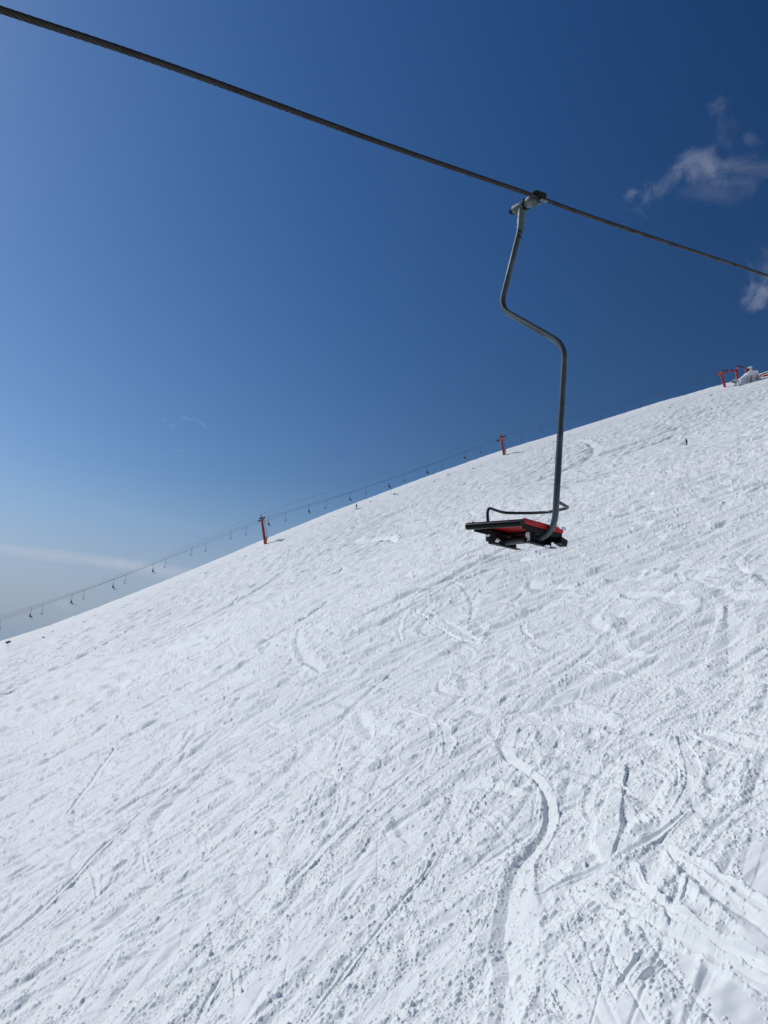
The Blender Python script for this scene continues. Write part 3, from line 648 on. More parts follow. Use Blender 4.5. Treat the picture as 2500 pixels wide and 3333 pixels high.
# seat
SZ = 1.068-G[2]
seat_tilt = Matrix.Rotation(math.radians(1.0), 3, 'Y')
x0, x1, y0, y1 = -.275, .165, -.044, .385
TILT = Matrix.Rotation(math.radians(4.8), 3, 'X'); PV = Vector((0, -.06, SZ))
def tp(p): return PV + TILT @ (Vector(p)-PV)
def tb(mb, c, size, R_=None, bevel=.001): mb.box(tp(c), size, TILT @ (R_ if R_ is not None else Matrix.Identity(3)), 0, bevel)
g = MB(); nsl = 5; wsl = (x1-x0)/nsl
for k in range(nsl):
    cx = x0+wsl*(k+.5); tb(g, (cx, (y0+y1)/2, SZ-.015-.003*abs(k-2)), (wsl-.003, y1-y0, .026), None, .004)
tb(g, ((x0+x1)/2-.02, y0+.005, SZ-.019), (x1-x0-.05, .008, .036), None, .003); tb(g, ((x0+x1)/2-.02, y1-.005, SZ-.019), (x1-x0-.05, .008, .036), None, .003)
st = g.build('seat', M['red'], chair)
g = MB(); g.cyl(tp((x0-.010, y0-.002, SZ-.036)), tp((x0-.010, y1+.020, SZ-.036)), .0240, 28); g.build('front_roll', M['rubber'], chair)
for yy in (y0+.018, y1-.018):
    g = MB(); sgn_ = 1 if yy < .1 else -1
    tb(g, ((x0+x1)/2+.01, yy, SZ-.050), (x1-x0-.01, .005, .036)); tb(g, ((x0+x1)/2+.01, yy+.018*sgn_, SZ-.0375), (x1-x0-.01, .036, .005)); g.build('seat_frame', M['black'], chair)
for xx, hh_ in ((x0+.30, .022), (x1-.02, .062)):
    g = MB(); tb(g, (xx, (y0+y1)/2, SZ-.032-hh_/2), (.006, y1-y0-.045, hh_)); g.build('cross_brace', M['black'], chair)
TZ = SZ-.096          # tube centre under the seat
for yy in (.035, .325):
    g = MB()
    tb(g, (.02, yy, TZ-.033), (.30, .045, .006)); tb(g, (.02, yy+.02, TZ-.016), (.30, .005, .034))
    for xx in (-.085, .10): tb(g, (xx, yy, TZ+.008), (.010, .058, .085), None, .002)
    tb(g, (-.02, yy, TZ+.040), (.18, .050, .010)); g.build('seat_bracket', M['black'], chair)
g = MB(); tb(g, (.17, -.02, TZ+.008), (.075, .055, .045), Matrix.Rotation(.2, 3, 'Y')); g.build('tail_bracket', M['black'], chair)
g = MB(); tb(g, (-.06, .335, TZ+.012), (.15, .075, .062), None, .006); tb(g, (-.13, .345, TZ+.045), (.10, .09, .012)); g.build('side_bracket', M['black'], chair)
for yy in (.045,):
    g = MB(); tb(g, (-.094, yy, TZ+.006), (.007, .044, .078), None, .003); g.build('clamp_plate', M['galv'], chair)
# bits of snow caught on the brackets
def blob(mb, c, s, seed, flat=1.0):
    rnd = random.Random(seed); bm = bmesh.new(); bmesh.ops.create_icosphere(bm, subdivisions=3, radius=1)
    ox, oy = rnd.random()*9, rnd.random()*9
    vs = []
    for v in bm.verts:
        k = 1+.28*math.sin(v.co.x*3.1+ox)*math.cos(v.co.y*3.7+oy)+.16*math.sin(v.co.z*6+ox*2+v.co.y*5)
        vs.append((c[0]+v.co.x*s[0]*k, c[1]+v.co.y*s[1]*k, c[2]+v.co.z*s[2]*k))
    mb.add(vs, [tuple(x.index for x in f.verts) for f in bm.faces], 0, True); bm.free()
for c_, s_c, sd_ in (((-.101, .047, TZ+.012), (.006, .016, .026), 1), ((-.103, .042, TZ-.026), (.010, .013, .010), 2), ((-.06, .345, TZ-.026), (.045, .016, .013), 3), ((-.10, .30, TZ-.012), (.018, .020, .012), 4),
                     ((.05, -.002, TZ-.036), (.022, .012, .008), 5), ((x1-.005, y0-.004, SZ-.004), (.026, .006, .010), 6), ((x1-.13, y0-.003, SZ-.012), (.013, .004, .010), 7), ((-.138, .350, TZ+.020), (.006, .02, .008), 8)):
    g = MB(); blob(g, tp(c_), s_c, sd_); g.build('snow_clump', M['snowcap'], chair)

# ------------------------------------------------------------------ far lift: ropes, towers, chairs, riders
UPL = [(-160, 2065), (0, 2014), (102, 1978), (235, 1934), (371, 1885), (500, 1833), (626, 1781), (752, 1727), (862, 1688), (1007, 1642), (1140, 1602), (1267, 1560), (1391, 1515), (1513, 1468), (1638, 1418), (1760, 1384), (1891, 1347), (2020, 1311), (2145, 1272), (2279, 1229), (2350, 1206)]
DNL = [(-160, 2073), (0, 2020), (139, 1971), (275, 1922), (410, 1871), (540, 1820.5), (671, 1769), (802, 1716), (862, 1697), (930, 1671), (1061, 1630), (1192, 1585), (1316, 1543), (1439, 1500), (1567, 1452), (1640, 1430), (1696, 1411), (1825, 1374), (1955, 1338), (2085, 1300), (2210, 1262), (2339, 1222), (2354, 1214)]
CBL = [(-160, 2056), (0, 2005), (300, 1906), (600, 1783), (845, 1676), (1000, 1622), (1200, 1556), (1400, 1494), (1634, 1405), (1900, 1333), (2200, 1243), (2348, 1196)]
def far_rope(name, pxs, off, rad, label):
    P = [Vector(on_line(x, y, off)) for x, y in pxs]
    pts = []
    for k in range((len(P)-1)*6+1): pts.append(catmull(P, k/6.0))
    g = MB(); g.tube(pts, rad, 6); return tag(g.build(name, M['farmetal']), label, 'cable')
OFF = 2.0
far_rope('haul_rope', UPL, OFF, .036, 'far thin rope carrying the uphill riders, middle of the three lines above the skyline')
far_rope('haul_rope', DNL, -OFF, .036, 'far thin rope carrying the empty downhill chairs, lowest of the three lines')
far_rope('signal_cable', CBL, 0.0, .022, 'thinnest faint cable strung above the two far ropes from mast to mast')

# ground on the lift line
def tower_base(x, y):
    """tower foot on the slope on the lift line's plan at photo x"""
    r = ray(x, y); k = ((LA2)@Ln)/(r[:2]@Ln); P = r*k
    return P, float(ground(np.array(P[0]), np.array(P[1])))
Lz = math.atan2(Ld[1], Ld[0])
def lbox(mb, c, size, ry=0.0, rz=0.0, mi=0, bevel=.02): mb.box(c, size, Matrix.Rotation(rz, 3, 'Z') @ Matrix.Rotation(ry, 3, 'Y'), mi, bevel)
def sheave_train(parent, x, y, z, length, nwh, tilt):
    g = MB(); R3 = Matrix.Rotation(tilt, 3, 'Y')
    g.box((x, y, z), (length, .10, .16), R3, 0, .02); bm_ = g.build('sheave_beam', M['farblack'], parent)
    for k in range(nwh):
        t = (k+.5)/nwh-.5; c = Vector((x, y, z))+R3 @ Vector((t*length*.95, 0, .20))
        w = MB(); w.tube([c+Vector((0, -.07, 0)), c+Vector((0, -.05, 0)), c+Vector((0, .05, 0)), c+Vector((0, .07, 0))], [.26, .22, .22, .26], 16); w.build('sheave_wheel', M['farblack'], bm_)
def tower(bx, by, tx, ty, label, pad, ladder=True):
    P, gz = tower_base(bx, by); base = Vector((P[0], P[1], gz)); 
    top = Vector(on_line(tx, ty, 0)); print('tower', bx, 'ray z', P[2], 'ground', gz, 'height', (top-base).length)
    base.z = gz-.3
    root = empty('lift_tower', base, (0, 0, Lz)); tag(root, label, 'lift tower')
    Ri = Matrix.Rotation(-Lz, 3, 'Z'); v = Ri @ (top-base)      # local vector, x along the line
    g = MB(); g.tube([(0, 0, 0), (v.x*.5, v.y*.5, v.z*.5), (v.x, v.y, v.z)], [.52, .46, .38], 8); g.build('post', M['towerred'], root)
    g = MB(); g.tube([v-Vector((0, OFF+.7, .35)), v-Vector((0, 0, .1)), v+Vector((0, OFF+.7, -.35))], [.16, .26, .16], 8)
    for s in (-1, 1): g.prism([v+Vector((-.05, s*.3, -1.1)), v+Vector((-.05, s*1.6, -.35)), v+Vector((-.05, s*.3, -.3))], (.1, 0, 0))
    g.build('crossarm', M['towerred'], root)
    sl = -math.radians(17)
    for s in (-1, 1): sheave_train(root, v.x, v.y+s*OFF, v.z-.05+(.0), 2.3, 4, sl)
    g = MB(); 
    for s in (-1, 1): g.tube([v+Vector((0, s*.75, 0)), v+Vector((-.35, s*.1, 1.95))], [.17, .10], 6)
    g.tube([v, v+Vector((-.35, 0, 1.9))], [.1, .05], 6); g.box(v+Vector((-.30, 0, 1.35)), (.12, .6, .10)); g.build('mast', M['towerred'], root)
    for s in (-1, 1): g = MB(); g.box(v+Vector((0, s*(OFF+.72), .15)), (1.9, .40, .06), Matrix.Rotation(sl, 3, 'Y')); g.build('catwalk', M['farmetal'], root)
    g = MB()
    for s in (-.18, .18): g.tube([(.85, s, 1.6), v+Vector((.85, s, -.3))], .035, 6)
    for k in range(18):
        t = .2+.78*k/18; c = v*t+Vector((.85, 0, 0)); g.tube([c+Vector((0, -.18, 0)), c+Vector((0, .18, 0))], .02, 4)
    for t in (.35, .65, .92): c = v*t; g.tube([c, c+Vector((.85, 0, 0))], .035, 4)
    g.build('ladder', M['farmetal'], root)
    if pad:
        g = MB(); g.box(v*.10+Vector((.26, -.22, .75)), (.66, .85, 1.9), None, 0, .12); g.build('base_padding', M[pad], root)
    return root
T1 = tower(864, 1781, 852, 1691, 'red lift tower with yellow padding at its foot, leftmost on the skyline', 'yellow')
T2 = tower(1641, 1487, 1632, 1428, 'short red lift tower with pale padding at its foot, middle of the skyline', 'polewhite')

# portal tower near the top station
P3, gz3 = tower_base(2361, 1265); base3 = Vector((P3[0], P3[1], gz3-.3)); print('portal ray', P3[2], 'ground', gz3)
portal = empty('lift_tower', base3, (0, 0, Lz)); tag(portal, 'red two-legged portal tower with crossbeam beside the snow-crusted top station', 'lift tower')
Ri = Matrix.Rotation(-Lz, 3, 'Z')
def at(x, y, off=0.0): return Ri @ (Vector(on_line(x, y, off))-base3)
tA = at(2347, 1216, 0); tB = at(2398, 1203, 0); bB = at(2400, 1250, 0)
g = MB(); g.tube([(0, 0, 0), tA], [.52, .42], 8); g.build('post', M['towerred'], portal)
g = MB(); g.tube([bB-Vector((0, 0, 1.5)), bB, tB], [.56, .5, .5], 8); g.build('post', M['towerred'], portal)
g = MB(); g.tube([tA, (tA+tB)*.5-Vector((0, 0, .05)), tB], [.25, .16, .25], 8); g.tube([tA-Vector((0, 0, .6)), (tA+tB)*.5-Vector((0, 0, .15)), tB-Vector((0, 0, .6))], [.10, .08, .10], 6); g.build('crossbeam', M['towerred'], portal)
for tt, ln in ((tA, 3.4), (tB, 3.8)):
    g = MB(); g.tube([tt-Vector((0, OFF+.4, 0)), tt+Vector((0, OFF+.4, 0))], [.16, .16], 8); g.build('crossarm', M['towerred'], portal)
    for s in (-1, 1): sheave_train(portal, tt.x+.3, s*OFF+tt.y, tt.z+.35, ln, 6, -math.radians(10 if tt is tA else -3))
    g = MB()
    for s in (-1, 1): g.tube([tt+Vector((.1, s*.6, 0)), tt+Vector((.45, s*.08, 1.9))], [.12, .06], 6)
    g.box(tt+Vector((.35, 0, 1.2)), (.1, .7, .1)); g.build('mast', M['towerred'], portal)
g = MB(); g.box(tA+Vector((-1.6, 0, -.5)), (1.8, .8, .08), Matrix.Rotation(math.radians(-16), 3, 'Y'))
for k in range(4): g.tube([tA+Vector((-2.4+k*.5, 0, -.7+k*.14)), tA+Vector((-2.4+k*.5, 0, .3+k*.14))], .04, 4)
g.build('catwalk', M['towerred'], portal)

# far chair (built along its rope; local x = uphill)
def far_chair(uphill):
    root = empty('chairlift_chair', (0, 0, 0)); s = 1 if uphill else -1
    g = MB(); g.box((0, 0, .0), (.30, .12, .12), None, 0, .02); g.tube([(0, 0, 0), (0, .22, -.02)], .05, 8); g.build('grip', M['farblack'], root)
    g = MB(); g.tube(fillet([(0, .22, .0), (0, .36, -.95), (-.05*s, .0, -1.40)], .1, 4), .040, 8)
    g.build('hanger', M['farmetal'], root)
    g = MB(); lp = fillet([(-.05*s, 0, -1.40), (-.26*s, 0, -1.65), (-.30*s, 0, -2.70), (-.12*s, 0, -2.87), (.14*s, 0, -2.80), (.14*s, 0, -1.67), (-.05*s, 0, -1.40)], .12, 4)
    g.tube(lp, .034, 8); g.tube([(-.28*s, -.30, -2.65), (-.28*s, .30, -2.65)], .025, 6); g.build('bail', M['farmetal'], root)
    g = MB()
    for k in range(4): g.box((( -.16+.17*k)*s, 0, -2.84+.035*k), (.14, .62, .07), None, 0, .01)
    g.build('seat', M['seatdark'], root)
    g = MB()
    for k in range(2): g.box((-.30*s, 0, -2.60+.18*k), (.05, .62, .13), None, 0, .01)
    g.tube(fillet([(-.27*s, -.31, -2.42), (.14*s, -.31, -2.56), (.16*s, -.31, -2.80)], .06, 3), .02, 6)
    g.build('backrest', M['seatdark'], root)
    return root
# riders: one continuous skinned body, clothes as children
dg = None
def skin_mesh(name, nodes, edges, root=0, sub=1):
    me = bpy.data.meshes.new(name); me.from_pydata([n[0] for n in nodes], edges, []); o = bpy.data.objects.new(name, me); COL.objects.link(o)
    md = o.modifiers.new('skin', 'SKIN')
    for i, n in enumerate(nodes): me.skin_vertices[0].data[i].radius = (n[1], n[1] if len(n) < 3 else n[2]); me.skin_vertices[0].data[i].use_root = (i == root)
    if sub: sm = o.modifiers.new('sub', 'SUBSURF'); sm.levels = sub; sm.render_levels = sub
    d = bpy.context.evaluated_depsgraph_get(); d.update(); ev = o.evaluated_get(d); nm = bpy.data.meshes.new_from_object(ev)
    nm.polygons.foreach_set('use_smooth', [True]*len(nm.polygons)); bpy.data.objects.remove(o); bpy.data.meshes.remove(me); nm.name = name
    return nm
def pose(kind):
    """joint positions, x = facing direction, z up, origin = seat contact / feet"""
    if kind == 'sit':
        J = dict(pel=(0, 0, .12), wai=(-.03, 0, .30), che=(-.04, 0, .50), nec=(0, 0, .66), hd=(.05, 0, .78), hdt=(.05, 0, .90),
                 sh=(-.02, .19, .58), el=(.05, .25, .33), wr=(.27, .16, .22), ha=(.34, .13, .22), hip=(.02, .11, .10), kn=(.47, .13, .10), an=(.56, .12, -.33), to=(.70, .13, -.38))
    elif kind == 'stand':
        J = dict(pel=(-.05, 0, .82), wai=(0, 0, 1.0), che=(.08, 0, 1.2), nec=(.16, 0, 1.36), hd=(.21, 0, 1.47), hdt=(.22, 0, 1.60),
                 sh=(.08, .20, 1.28), el=(.16, .30, 1.05), wr=(.36, .30, .94), ha=(.43, .29, .92), hip=(-.04, .10, .80), kn=(.16, .12, .48), an=(0, .13, .10), to=(.16, .14, .04))
    return J
def person(kind, jacket, trousers, label, gear, group=None, gearcol=None, helmet=None):
    J = pose(kind); root = empty('person', (0, 0, 0)); tag(root, label, 'person', group)
    def mir(p): return (p[0], -p[1], p[2])
    nodes = [(J['pel'], .13, .15), (J['wai'], .12, .14), (J['che'], .13, .17), (J['nec'], .055), (J['hd'], .085, .075), (J['hdt'], .075)]; ed = [(0, 1), (1, 2), (2, 3), (3, 4), (4, 5)]
    jn = [(J['pel'], .16, .18), (J['wai'], .15, .17), (J['che'], .155, .20), (J['nec'], .075)]; je = [(0, 1), (1, 2), (2, 3)]
    tn = [(J['pel'], .155, .175)]; te = []
    for f in (lambda p: p, mir):
        b = len(nodes); nodes += [(f(J['sh']), .065), (f(J['el']), .05), (f(J['wr']), .036), (f(J['ha']), .04)]; ed += [(2, b), (b, b+1), (b+1, b+2), (b+2, b+3)]
        b = len(nodes); nodes += [(f(J['hip']), .09), (f(J['kn']), .065), (f(J['an']), .05), (f(J['to']), .045)]; ed += [(0, b), (b, b+1), (b+1, b+2), (b+2, b+3)]
        b = len(jn); jn += [(f(J['sh']), .085), (f(J['el']), .07), (f(J['wr']), .055)]; je += [(2, b), (b, b+1), (b+1, b+2)]
        b = len(tn); tn += [(f(J['hip']), .115), (f(J['kn']), .088), (f(J['an']), .085)]; te += [(0, b), (b, b+1), (b+1, b+2)]
    def mk(nm, me, m):
        me.materials.clear(); me.materials.append(m); o = bpy.data.objects.new(nm, me); COL.objects.link(o); o.parent = root; return o
    mk('body', skin_mesh('body', nodes, ed), M['skin']); mk('jacket', skin_mesh('jacket', jn, je), jacket); mk('trousers', skin_mesh('trousers', tn, te), trousers)
    g = MB(); h = Vector(J['hd'])+Vector((-.01, 0, .055)); blob(g, h, (.125, .11, .11), 0); 
    g.build('helmet', helmet or M['farblack'], root)
    for f in (1, -1):
        g = MB(); a = Vector(J['an']); t = Vector(J['to']); a.y *= f; t.y *= f; g.tube([a+Vector((0, 0, .10)), a+Vector((0, 0, -.02)), t], [.09, .08, .06], 8); g.build('boot', M['farblack'], root)
        g = MB(); a = Vector(J['ha']); a.y *= f; g.tube([Vector((J['wr'][0], J['wr'][1]*f, J['wr'][2])), a], [.055, .06], 8); g.build('glove', M['farblack'], root)
    tx, tz = J['to'][0], J['to'][2]; gm = gearcol or M['farblack']
    if gear == 'skis':
        for f in (1, -1):
            y = J['to'][1]*f; g = MB(); pts = []
            tip = .22 if kind == 'sit' else 0
            for k in range(13):
                t = -1+k/6; x = tx-.12+t*.85; zc = tz-.06+(.10*max(0, t-.75)/.25)-(.0)
                pts.append((x, zc))
            n = len(pts); vs = [(x, y+s*.05, z+q) for (x, z) in pts for s in (-1, 1) for q in (0, -.02)]
            fs = []
            for k in range(n-1):
                b = k*4; c = b+4; fs += [(b, b+2, c+2, c), (b+1, c+1, c+3, b+3), (b, c, c+1, b+1), (b+2, b+3, c+3, c+2)]
            fs += [(0, 1, 3, 2), (n*4-4, n*4-2, n*4-1, n*4-3)]; g.add(vs, fs); g.build('ski', gm, root)
    else:
        g = MB(); pts = []
        for k in range(13):
            t = -1+k/6; pts.append((tx-.10+t*.12+.10*0, t*.78, tz-.07+.10*max(0, abs(t)-.8)/.2))
        vs = [(x+s*.14*(1 if abs(i-6) < 5 else .6), y, z+q) for i, (x, y, z) in enumerate(pts) for s in (-1, 1) for q in (0, -.025)]; n = 13; fs = []
        for k in range(n-1):
            b = k*4; c = b+4; fs += [(b, b+2, c+2, c), (b+1, c+1, c+3, b+3), (b, c, c+1, b+1), (b+2, b+3, c+3, c+2)]
        fs += [(0, 1, 3, 2), (n*4-4, n*4-2, n*4-1, n*4-3)]; g.add(vs, fs); b = g.build('snowboard', gm, root)
    return root
cl = lambda n, c: mat(n, c, .8, 0, .3, var=tuple(x*.7 for x in c), vscale=5)
C_RED = cl('red_jacket', (.42, .035, .03)); C_BLK = cl('black_clothing', (.015, .016, .02)); C_NAV = cl('navy_clothing', (.02, .03, .07)); C_OLV = cl('olive_clothing', (.20, .19, .10)); C_GRY = cl('grey_clothing', (.10, .10, .11)); C_YEL = cl('yellow_ski', (.50, .46, .12)); C_BRN = cl('maroon_jacket', (.22, .03, .03))
def orient(o, P, fx):
    o.location = P; o.rotation_euler = (0, 0, Lz + (0 if fx > 0 else math.pi))
up_proto = far_chair(True); dn_proto = far_chair(False); used = {1: False, -1: False}
def place_chair(px, py, side, label, group):
    pr = up_proto if side > 0 else dn_proto
    o = pr if not used[side] else copy_tree(pr); used[side] = True
    P = Vector(on_line(px, py, OFF*side)); o.location = P; q_ = (px*0.7391+side*.31) % 1.0-.5; o.rotation_euler = (0, (0 if 'rider' in label else q_*.10), Lz+(0 if 'rider' in label else q_*.25)); tag(o, label, 'chairlift chair', group); return P
ordn = ['first', 'second', 'third', 'fourth', 'fifth', 'sixth', 'seventh', 'eighth', 'ninth']
GU = 'chairs of the far lift going uphill'; GD = 'chairs of the far lift coming downhill'
upc = [((102, 1978), 'left', 6, ('dark red', C_BRN, C_BLK, 'board')), ((235, 1934), 'left', 5, ('grey', C_NAV, C_BLK, 'skis')), ((371, 1885), 'left', 4, ('bright red', C_RED, C_BLK, 'skis')), ((500, 1833), 'left', 3, ('black', C_BLK, C_BLK, 'skis')),
       ((626, 1781), 'left', 2, None), ((752, 1727), 'left', 1, None), ((875.6, 1681), 'right', 1, ('black', C_BLK, C_BLK, 'skis')), ((1007, 1642), 'right', 2, ('black', C_BLK, C_BLK, 'board')),
       ((1140, 1602), 'right', 3, ('olive', C_OLV, C_BLK, 'board')), ((1267, 1560), 'right', 4, ('navy', C_NAV, C_BLK, 'skis')), ((1391, 1515), 'right', 5, ('black', C_BLK, C_BLK, 'skis')), ((1513, 1468), 'right', 6, ('black', C_BLK, C_GRY, 'yskis'))]
for (px, sd, k, rider) in upc:
    where = f"{ordn[k-1]} to the {sd} of the yellow-footed tower"
    P = place_chair(px[0], px[1], 1, (f"uphill chair carrying a rider, " if rider else "empty uphill far-lift chair, ") + where, GU)
    if rider:
        cn, jk, tr, gear = rider
        r_ = person('sit', jk, tr, f"person in {cn} riding an uphill chair, {where}", 'board' if gear == 'board' else 'skis', 'people riding the far lift', C_YEL if gear == 'yskis' else None)
        r_.rotation_euler = (0, 0, Lz); r_.location = P + Vector((Ld[0]*-.02, Ld[1]*-.02, -2.81))
for i, px in enumerate([(1760, 1384), (1891, 1347), (2020, 1311), (2145, 1272), (2279, 1229)]):
    place_chair(px[0], px[1], 1, f"faint empty uphill chair, {ordn[i]} to the right of the pale-footed red tower", GU)
for i, px in enumerate([(802, 1716), (671, 1769), (540, 1820.5), (410, 1871), (275, 1922), (139, 1971), (1, 2020)]):
    place_chair(px[0], px[1], -1, f"empty downhill far-lift chair, {ordn[i]} to the left of the yellow-footed tower", GD)
for i, px in enumerate([(930, 1671), (1061, 1630), (1192, 1585), (1316, 1543), (1439, 1500), (1567, 1452)]):
    place_chair(px[0], px[1], -1, f"empty downhill far-lift chair, {ordn[i]} to the right of the yellow-footed tower", GD)
for i, px in enumerate([(1696, 1411), (1825, 1374), (1955, 1338), (2085, 1300), (2210, 1262), (2339, 1222)]):
    place_chair(px[0], px[1], -1, f"faint empty downhill chair, {ordn[i]} to the right of the pale-footed red tower", GD)

# skiers on the slope
def stand_at(px, py, label, face, scale=1.0, poles=True):
    P = hit(px, py, 30); print('skier', px, py, P, math.hypot(P[0], P[1]))
    o = person('stand', C_BLK, C_BLK, label, 'skis'); z = surf(P[0], P[1])
    o.location = (P[0], P[1], z+.02); o.rotation_euler = (0, 0, face); o.scale = (scale,)*3
    if poles:
        J = pose('stand')
        for s in (1, -1):
            a = Vector(J['ha']); a.y *= s; g = MB(); g.tube([a+Vector((.02, 0, .08)), a+Vector((-.25, s*.08, -.85))], .012, 6); g.cyl(a+Vector((-.235, s*.075, -.80)), a+Vector((-.24, s*.077, -.815)), .05, 10); g.build('ski_pole', M['farblack'], o)
    return o
stand_at(2236, 1450, 'person skiing in black clothes alone on the open slope below the top station', math.radians(200), 1.0)
stand_at(1161, 1658, 'person in black clothes standing on skis just below the skyline under the far chairs', math.radians(190), 1.12)

# ------------------------------------------------------------------ top station crusted in rime
def nearline(x, y, back): return Vector(on_line(x, y, back))
cS = nearline(2437, 1250, 3.0); gzS = float(ground(np.array(cS.x), np.array(cS.y)))
stn = empty('top_station', (cS.x, cS.y, gzS), (0, 0, Lz)); tag(stn, 'station hut crusted in white rime, red posts, red drums on its roof', 'lift station')
pxm = math.hypot(cS.x, cS.y)/F*1.02
def sl(x, y): return Ri @ (nearline(x, y, 3.0)-Vector((cS.x, cS.y, gzS)))
outline = [(2398, 1268), (2403, 1237), (2412, 1231), (2422, 1223), (2430, 1214), (2443, 1214), (2452, 1215), (2458, 1226), (2466, 1238), (2478, 1248), (2480, 1260), (2450, 1270)]
def crust(name, pts, depth, seed, m, parent, amp=.22, n=26):
    """rime mass: an outline given depth, subdivided and roughened in 3-D"""
    bm = bmesh.new(); f = [bm.verts.new(Vector((p.x, p.y-depth/2, p.z))) for p in pts]; face = bm.faces.new(f)
    r = bmesh.ops.extrude_face_region(bm, geom=[face]); ev = [v for v in r['geom'] if isinstance(v, bmesh.types.BMVert)]
    bmesh.ops.translate(bm, verts=ev, vec=(0, depth, 0)); bmesh.ops.triangulate(bm, faces=bm.faces); 
    bmesh.ops.recalc_face_normals(bm, faces=bm.faces)
    for _ in range(4):
        lon = [e for e in bm.edges if e.calc_length() > .45]
        if lon: bmesh.ops.subdivide_edges(bm, edges=lon, cuts=1)
        bmesh.ops.triangulate(bm, faces=[f for f in bm.faces if len(f.verts) > 3])
    for _ in range(2): bmesh.ops.smooth_vert(bm, verts=bm.verts, factor=.5, use_axis_x=True, use_axis_y=True, use_axis_z=True)
    bm.normal_update()
    from mathutils import noise as mn
    for v in bm.verts:
        k = mn.noise(v.co*.9+Vector((seed, 0, 0)))+.6*mn.noise(v.co*2.3+Vector((0, seed, 0))); v.co += v.normal*k*amp
    me = bpy.data.meshes.new(name); bm.to_mesh(me); bm.free(); me.materials.append(m)
    me.polygons.foreach_set('use_smooth', [True]*len(me.polygons))
    o = bpy.data.objects.new(name, me); COL.objects.link(o); o.parent = parent; return o
crust('rime_wall', [sl(*p) for p in outline], 4.5, 3.0, M['rime'], stn, .30)
crust('snow_roof', [sl(*p) for p in [(2401, 1238), (2412, 1229), (2423, 1221), (2431, 1211), (2454, 1212), (2460, 1226), (2448, 1221), (2436, 1227), (2420, 1229)]], 4.9, 8.0, M['snowcap'], stn, .12)
crust('snow_cap', [sl(*p) for p in [(2433, 1200), (2437, 1194), (2443, 1193), (2447, 1198), (2445, 1203), (2444, 1214), (2437, 1214), (2438, 1203)]], 1.6, 5.0, M['snowcap'], stn, .06)
for (xa, xb, yt, yb) in ((2427, 2437, 1201, 1214), (2443, 2452.5, 1201, 1215)):
    a = sl(xa, yb); b = sl(xb, yt); g = MB(); c = (a+b)*.5; g.tube([(c.x, c.y, a.z), (c.x, c.y, b.z-.1), (c.x, c.y, b.z)], [abs(b.x-a.x)/2, abs(b.x-a.x)/2, abs(b.x-a.x)*.42], 14); g.build('red_drum', M['towerred'], stn)
for (xa, ya, xb, yb, r) in ((2433, 1229, 2430, 1260, .16), (2449, 1233, 2452, 1244, .12), (2455, 1226, 2454, 1240, .12), (2421, 1236, 2420, 1245, .08)):
    g = MB(); off = Vector((0, -2.45, 0)); g.tube([sl(xa, ya)+off, sl(xb, yb)+off], r, 6); g.build('red_post', M['towerred'], stn)
# bull wheel to the right of the hut
cW = nearline(2490, 1222, 1.0); wheel = empty('bull_wheel', cW, (math.radians(-6), math.radians(-10), Lz)); tag(wheel, 'large red spoked wheel lying flat with snow on its spokes, right of the station', 'bull wheel')
WR = 3.0
g = MB(); ring = [(WR*math.cos(t), WR*math.sin(t), 0) for t in np.linspace(0, 2*math.pi, 49)]; g.tube(ring, .16, 8, cap=False); g.build('rim', M['farblack'], wheel)
g = MB(); ring = [(WR*.9*math.cos(t), WR*.9*math.sin(t), -.12) for t in np.linspace(0, 2*math.pi, 49)]; g.tube(ring, .12, 8, cap=False)
g.cyl((0, 0, -.7), (0, 0, .2), .6, 16); g.cyl((0, 0, -3.2), (0, 0, -.6), .32, 12); g.build('hub', M['towerred'], wheel)
for k in range(12):
    t = k*math.pi/6; g = MB(); g.tube([(.5*math.cos(t), .5*math.sin(t), -.1), (WR*.92*math.cos(t), WR*.92*math.sin(t), -.05)], .10, 6); s_ = g.build('spoke', M['towerred'], wheel)
g = MB()
for k in range(12):
    t = k*math.pi/6; blob(g, (1.9*math.cos(t), 1.9*math.sin(t), .08), (.34, .30, .12), k)
g.build('snow_on_spokes', M['snowcap'], wheel)
# roofed control post left of the hut
cK = nearline(2392, 1262, 4.0); gk = float(ground(np.array(cK.x), np.array(cK.y))); zt = nearline(2386, 1243, 4.0).z
shel = empty('snowy_shelter', (cK.x-.4*Ld[0], cK.y-.4*Ld[1], gk), (0, 0, Lz)); tag(shel, 'small tilted snow-covered roof on a thin post between the portal tower and the top station', 'shelter')
g = MB(); g.tube([(0, 0, -.3), (0, 0, zt-gk)], .07, 6); g.tube([(0, 0, zt-gk-.5), (-.5, 0, zt-gk+.05)], .05, 6); g.tube([(0, 0, zt-gk-.5), (.5, 0, zt-gk-.1)], .05, 6); g.build('post', M['farblack'], shel)
g = MB(); g.box((0, 0, zt-gk+.05), (2.0, 1.6, .08), Matrix.Rotation(math.radians(8), 3, 'Y')); g.build('roof', M['farblack'], shel)
crust('snow_cover', [Vector((-1.0, 0, zt-gk+.2)), Vector((-.4, 0, zt-gk+.75)), Vector((.3, 0, zt-gk+.95)), Vector((1.0, 0, zt-gk+.8)), Vector((1.0, 0, zt-gk-.02))], 1.7, 2.0, M['rime'], shel, .06)
cQ = nearline(2396, 1264, 4.6); gq = float(ground(np.array(cQ.x), np.array(cQ.y)))
sig = empty('control_post', (cQ.x, cQ.y, gq), (0, 0, Lz)); tag(sig, 'dark red control post with round rime-rimmed head, left end of the top station', 'post')
g = MB(); g.tube([(0, 0, -.3), (0, 0, 1.6)], .12, 8); g.build('stem', M['farblack'], sig)
g = MB(); g.box((.05, 0, 1.2), (.55, .3, .9), None, 0, .05); g.build('red_box', M['towerred'], sig)
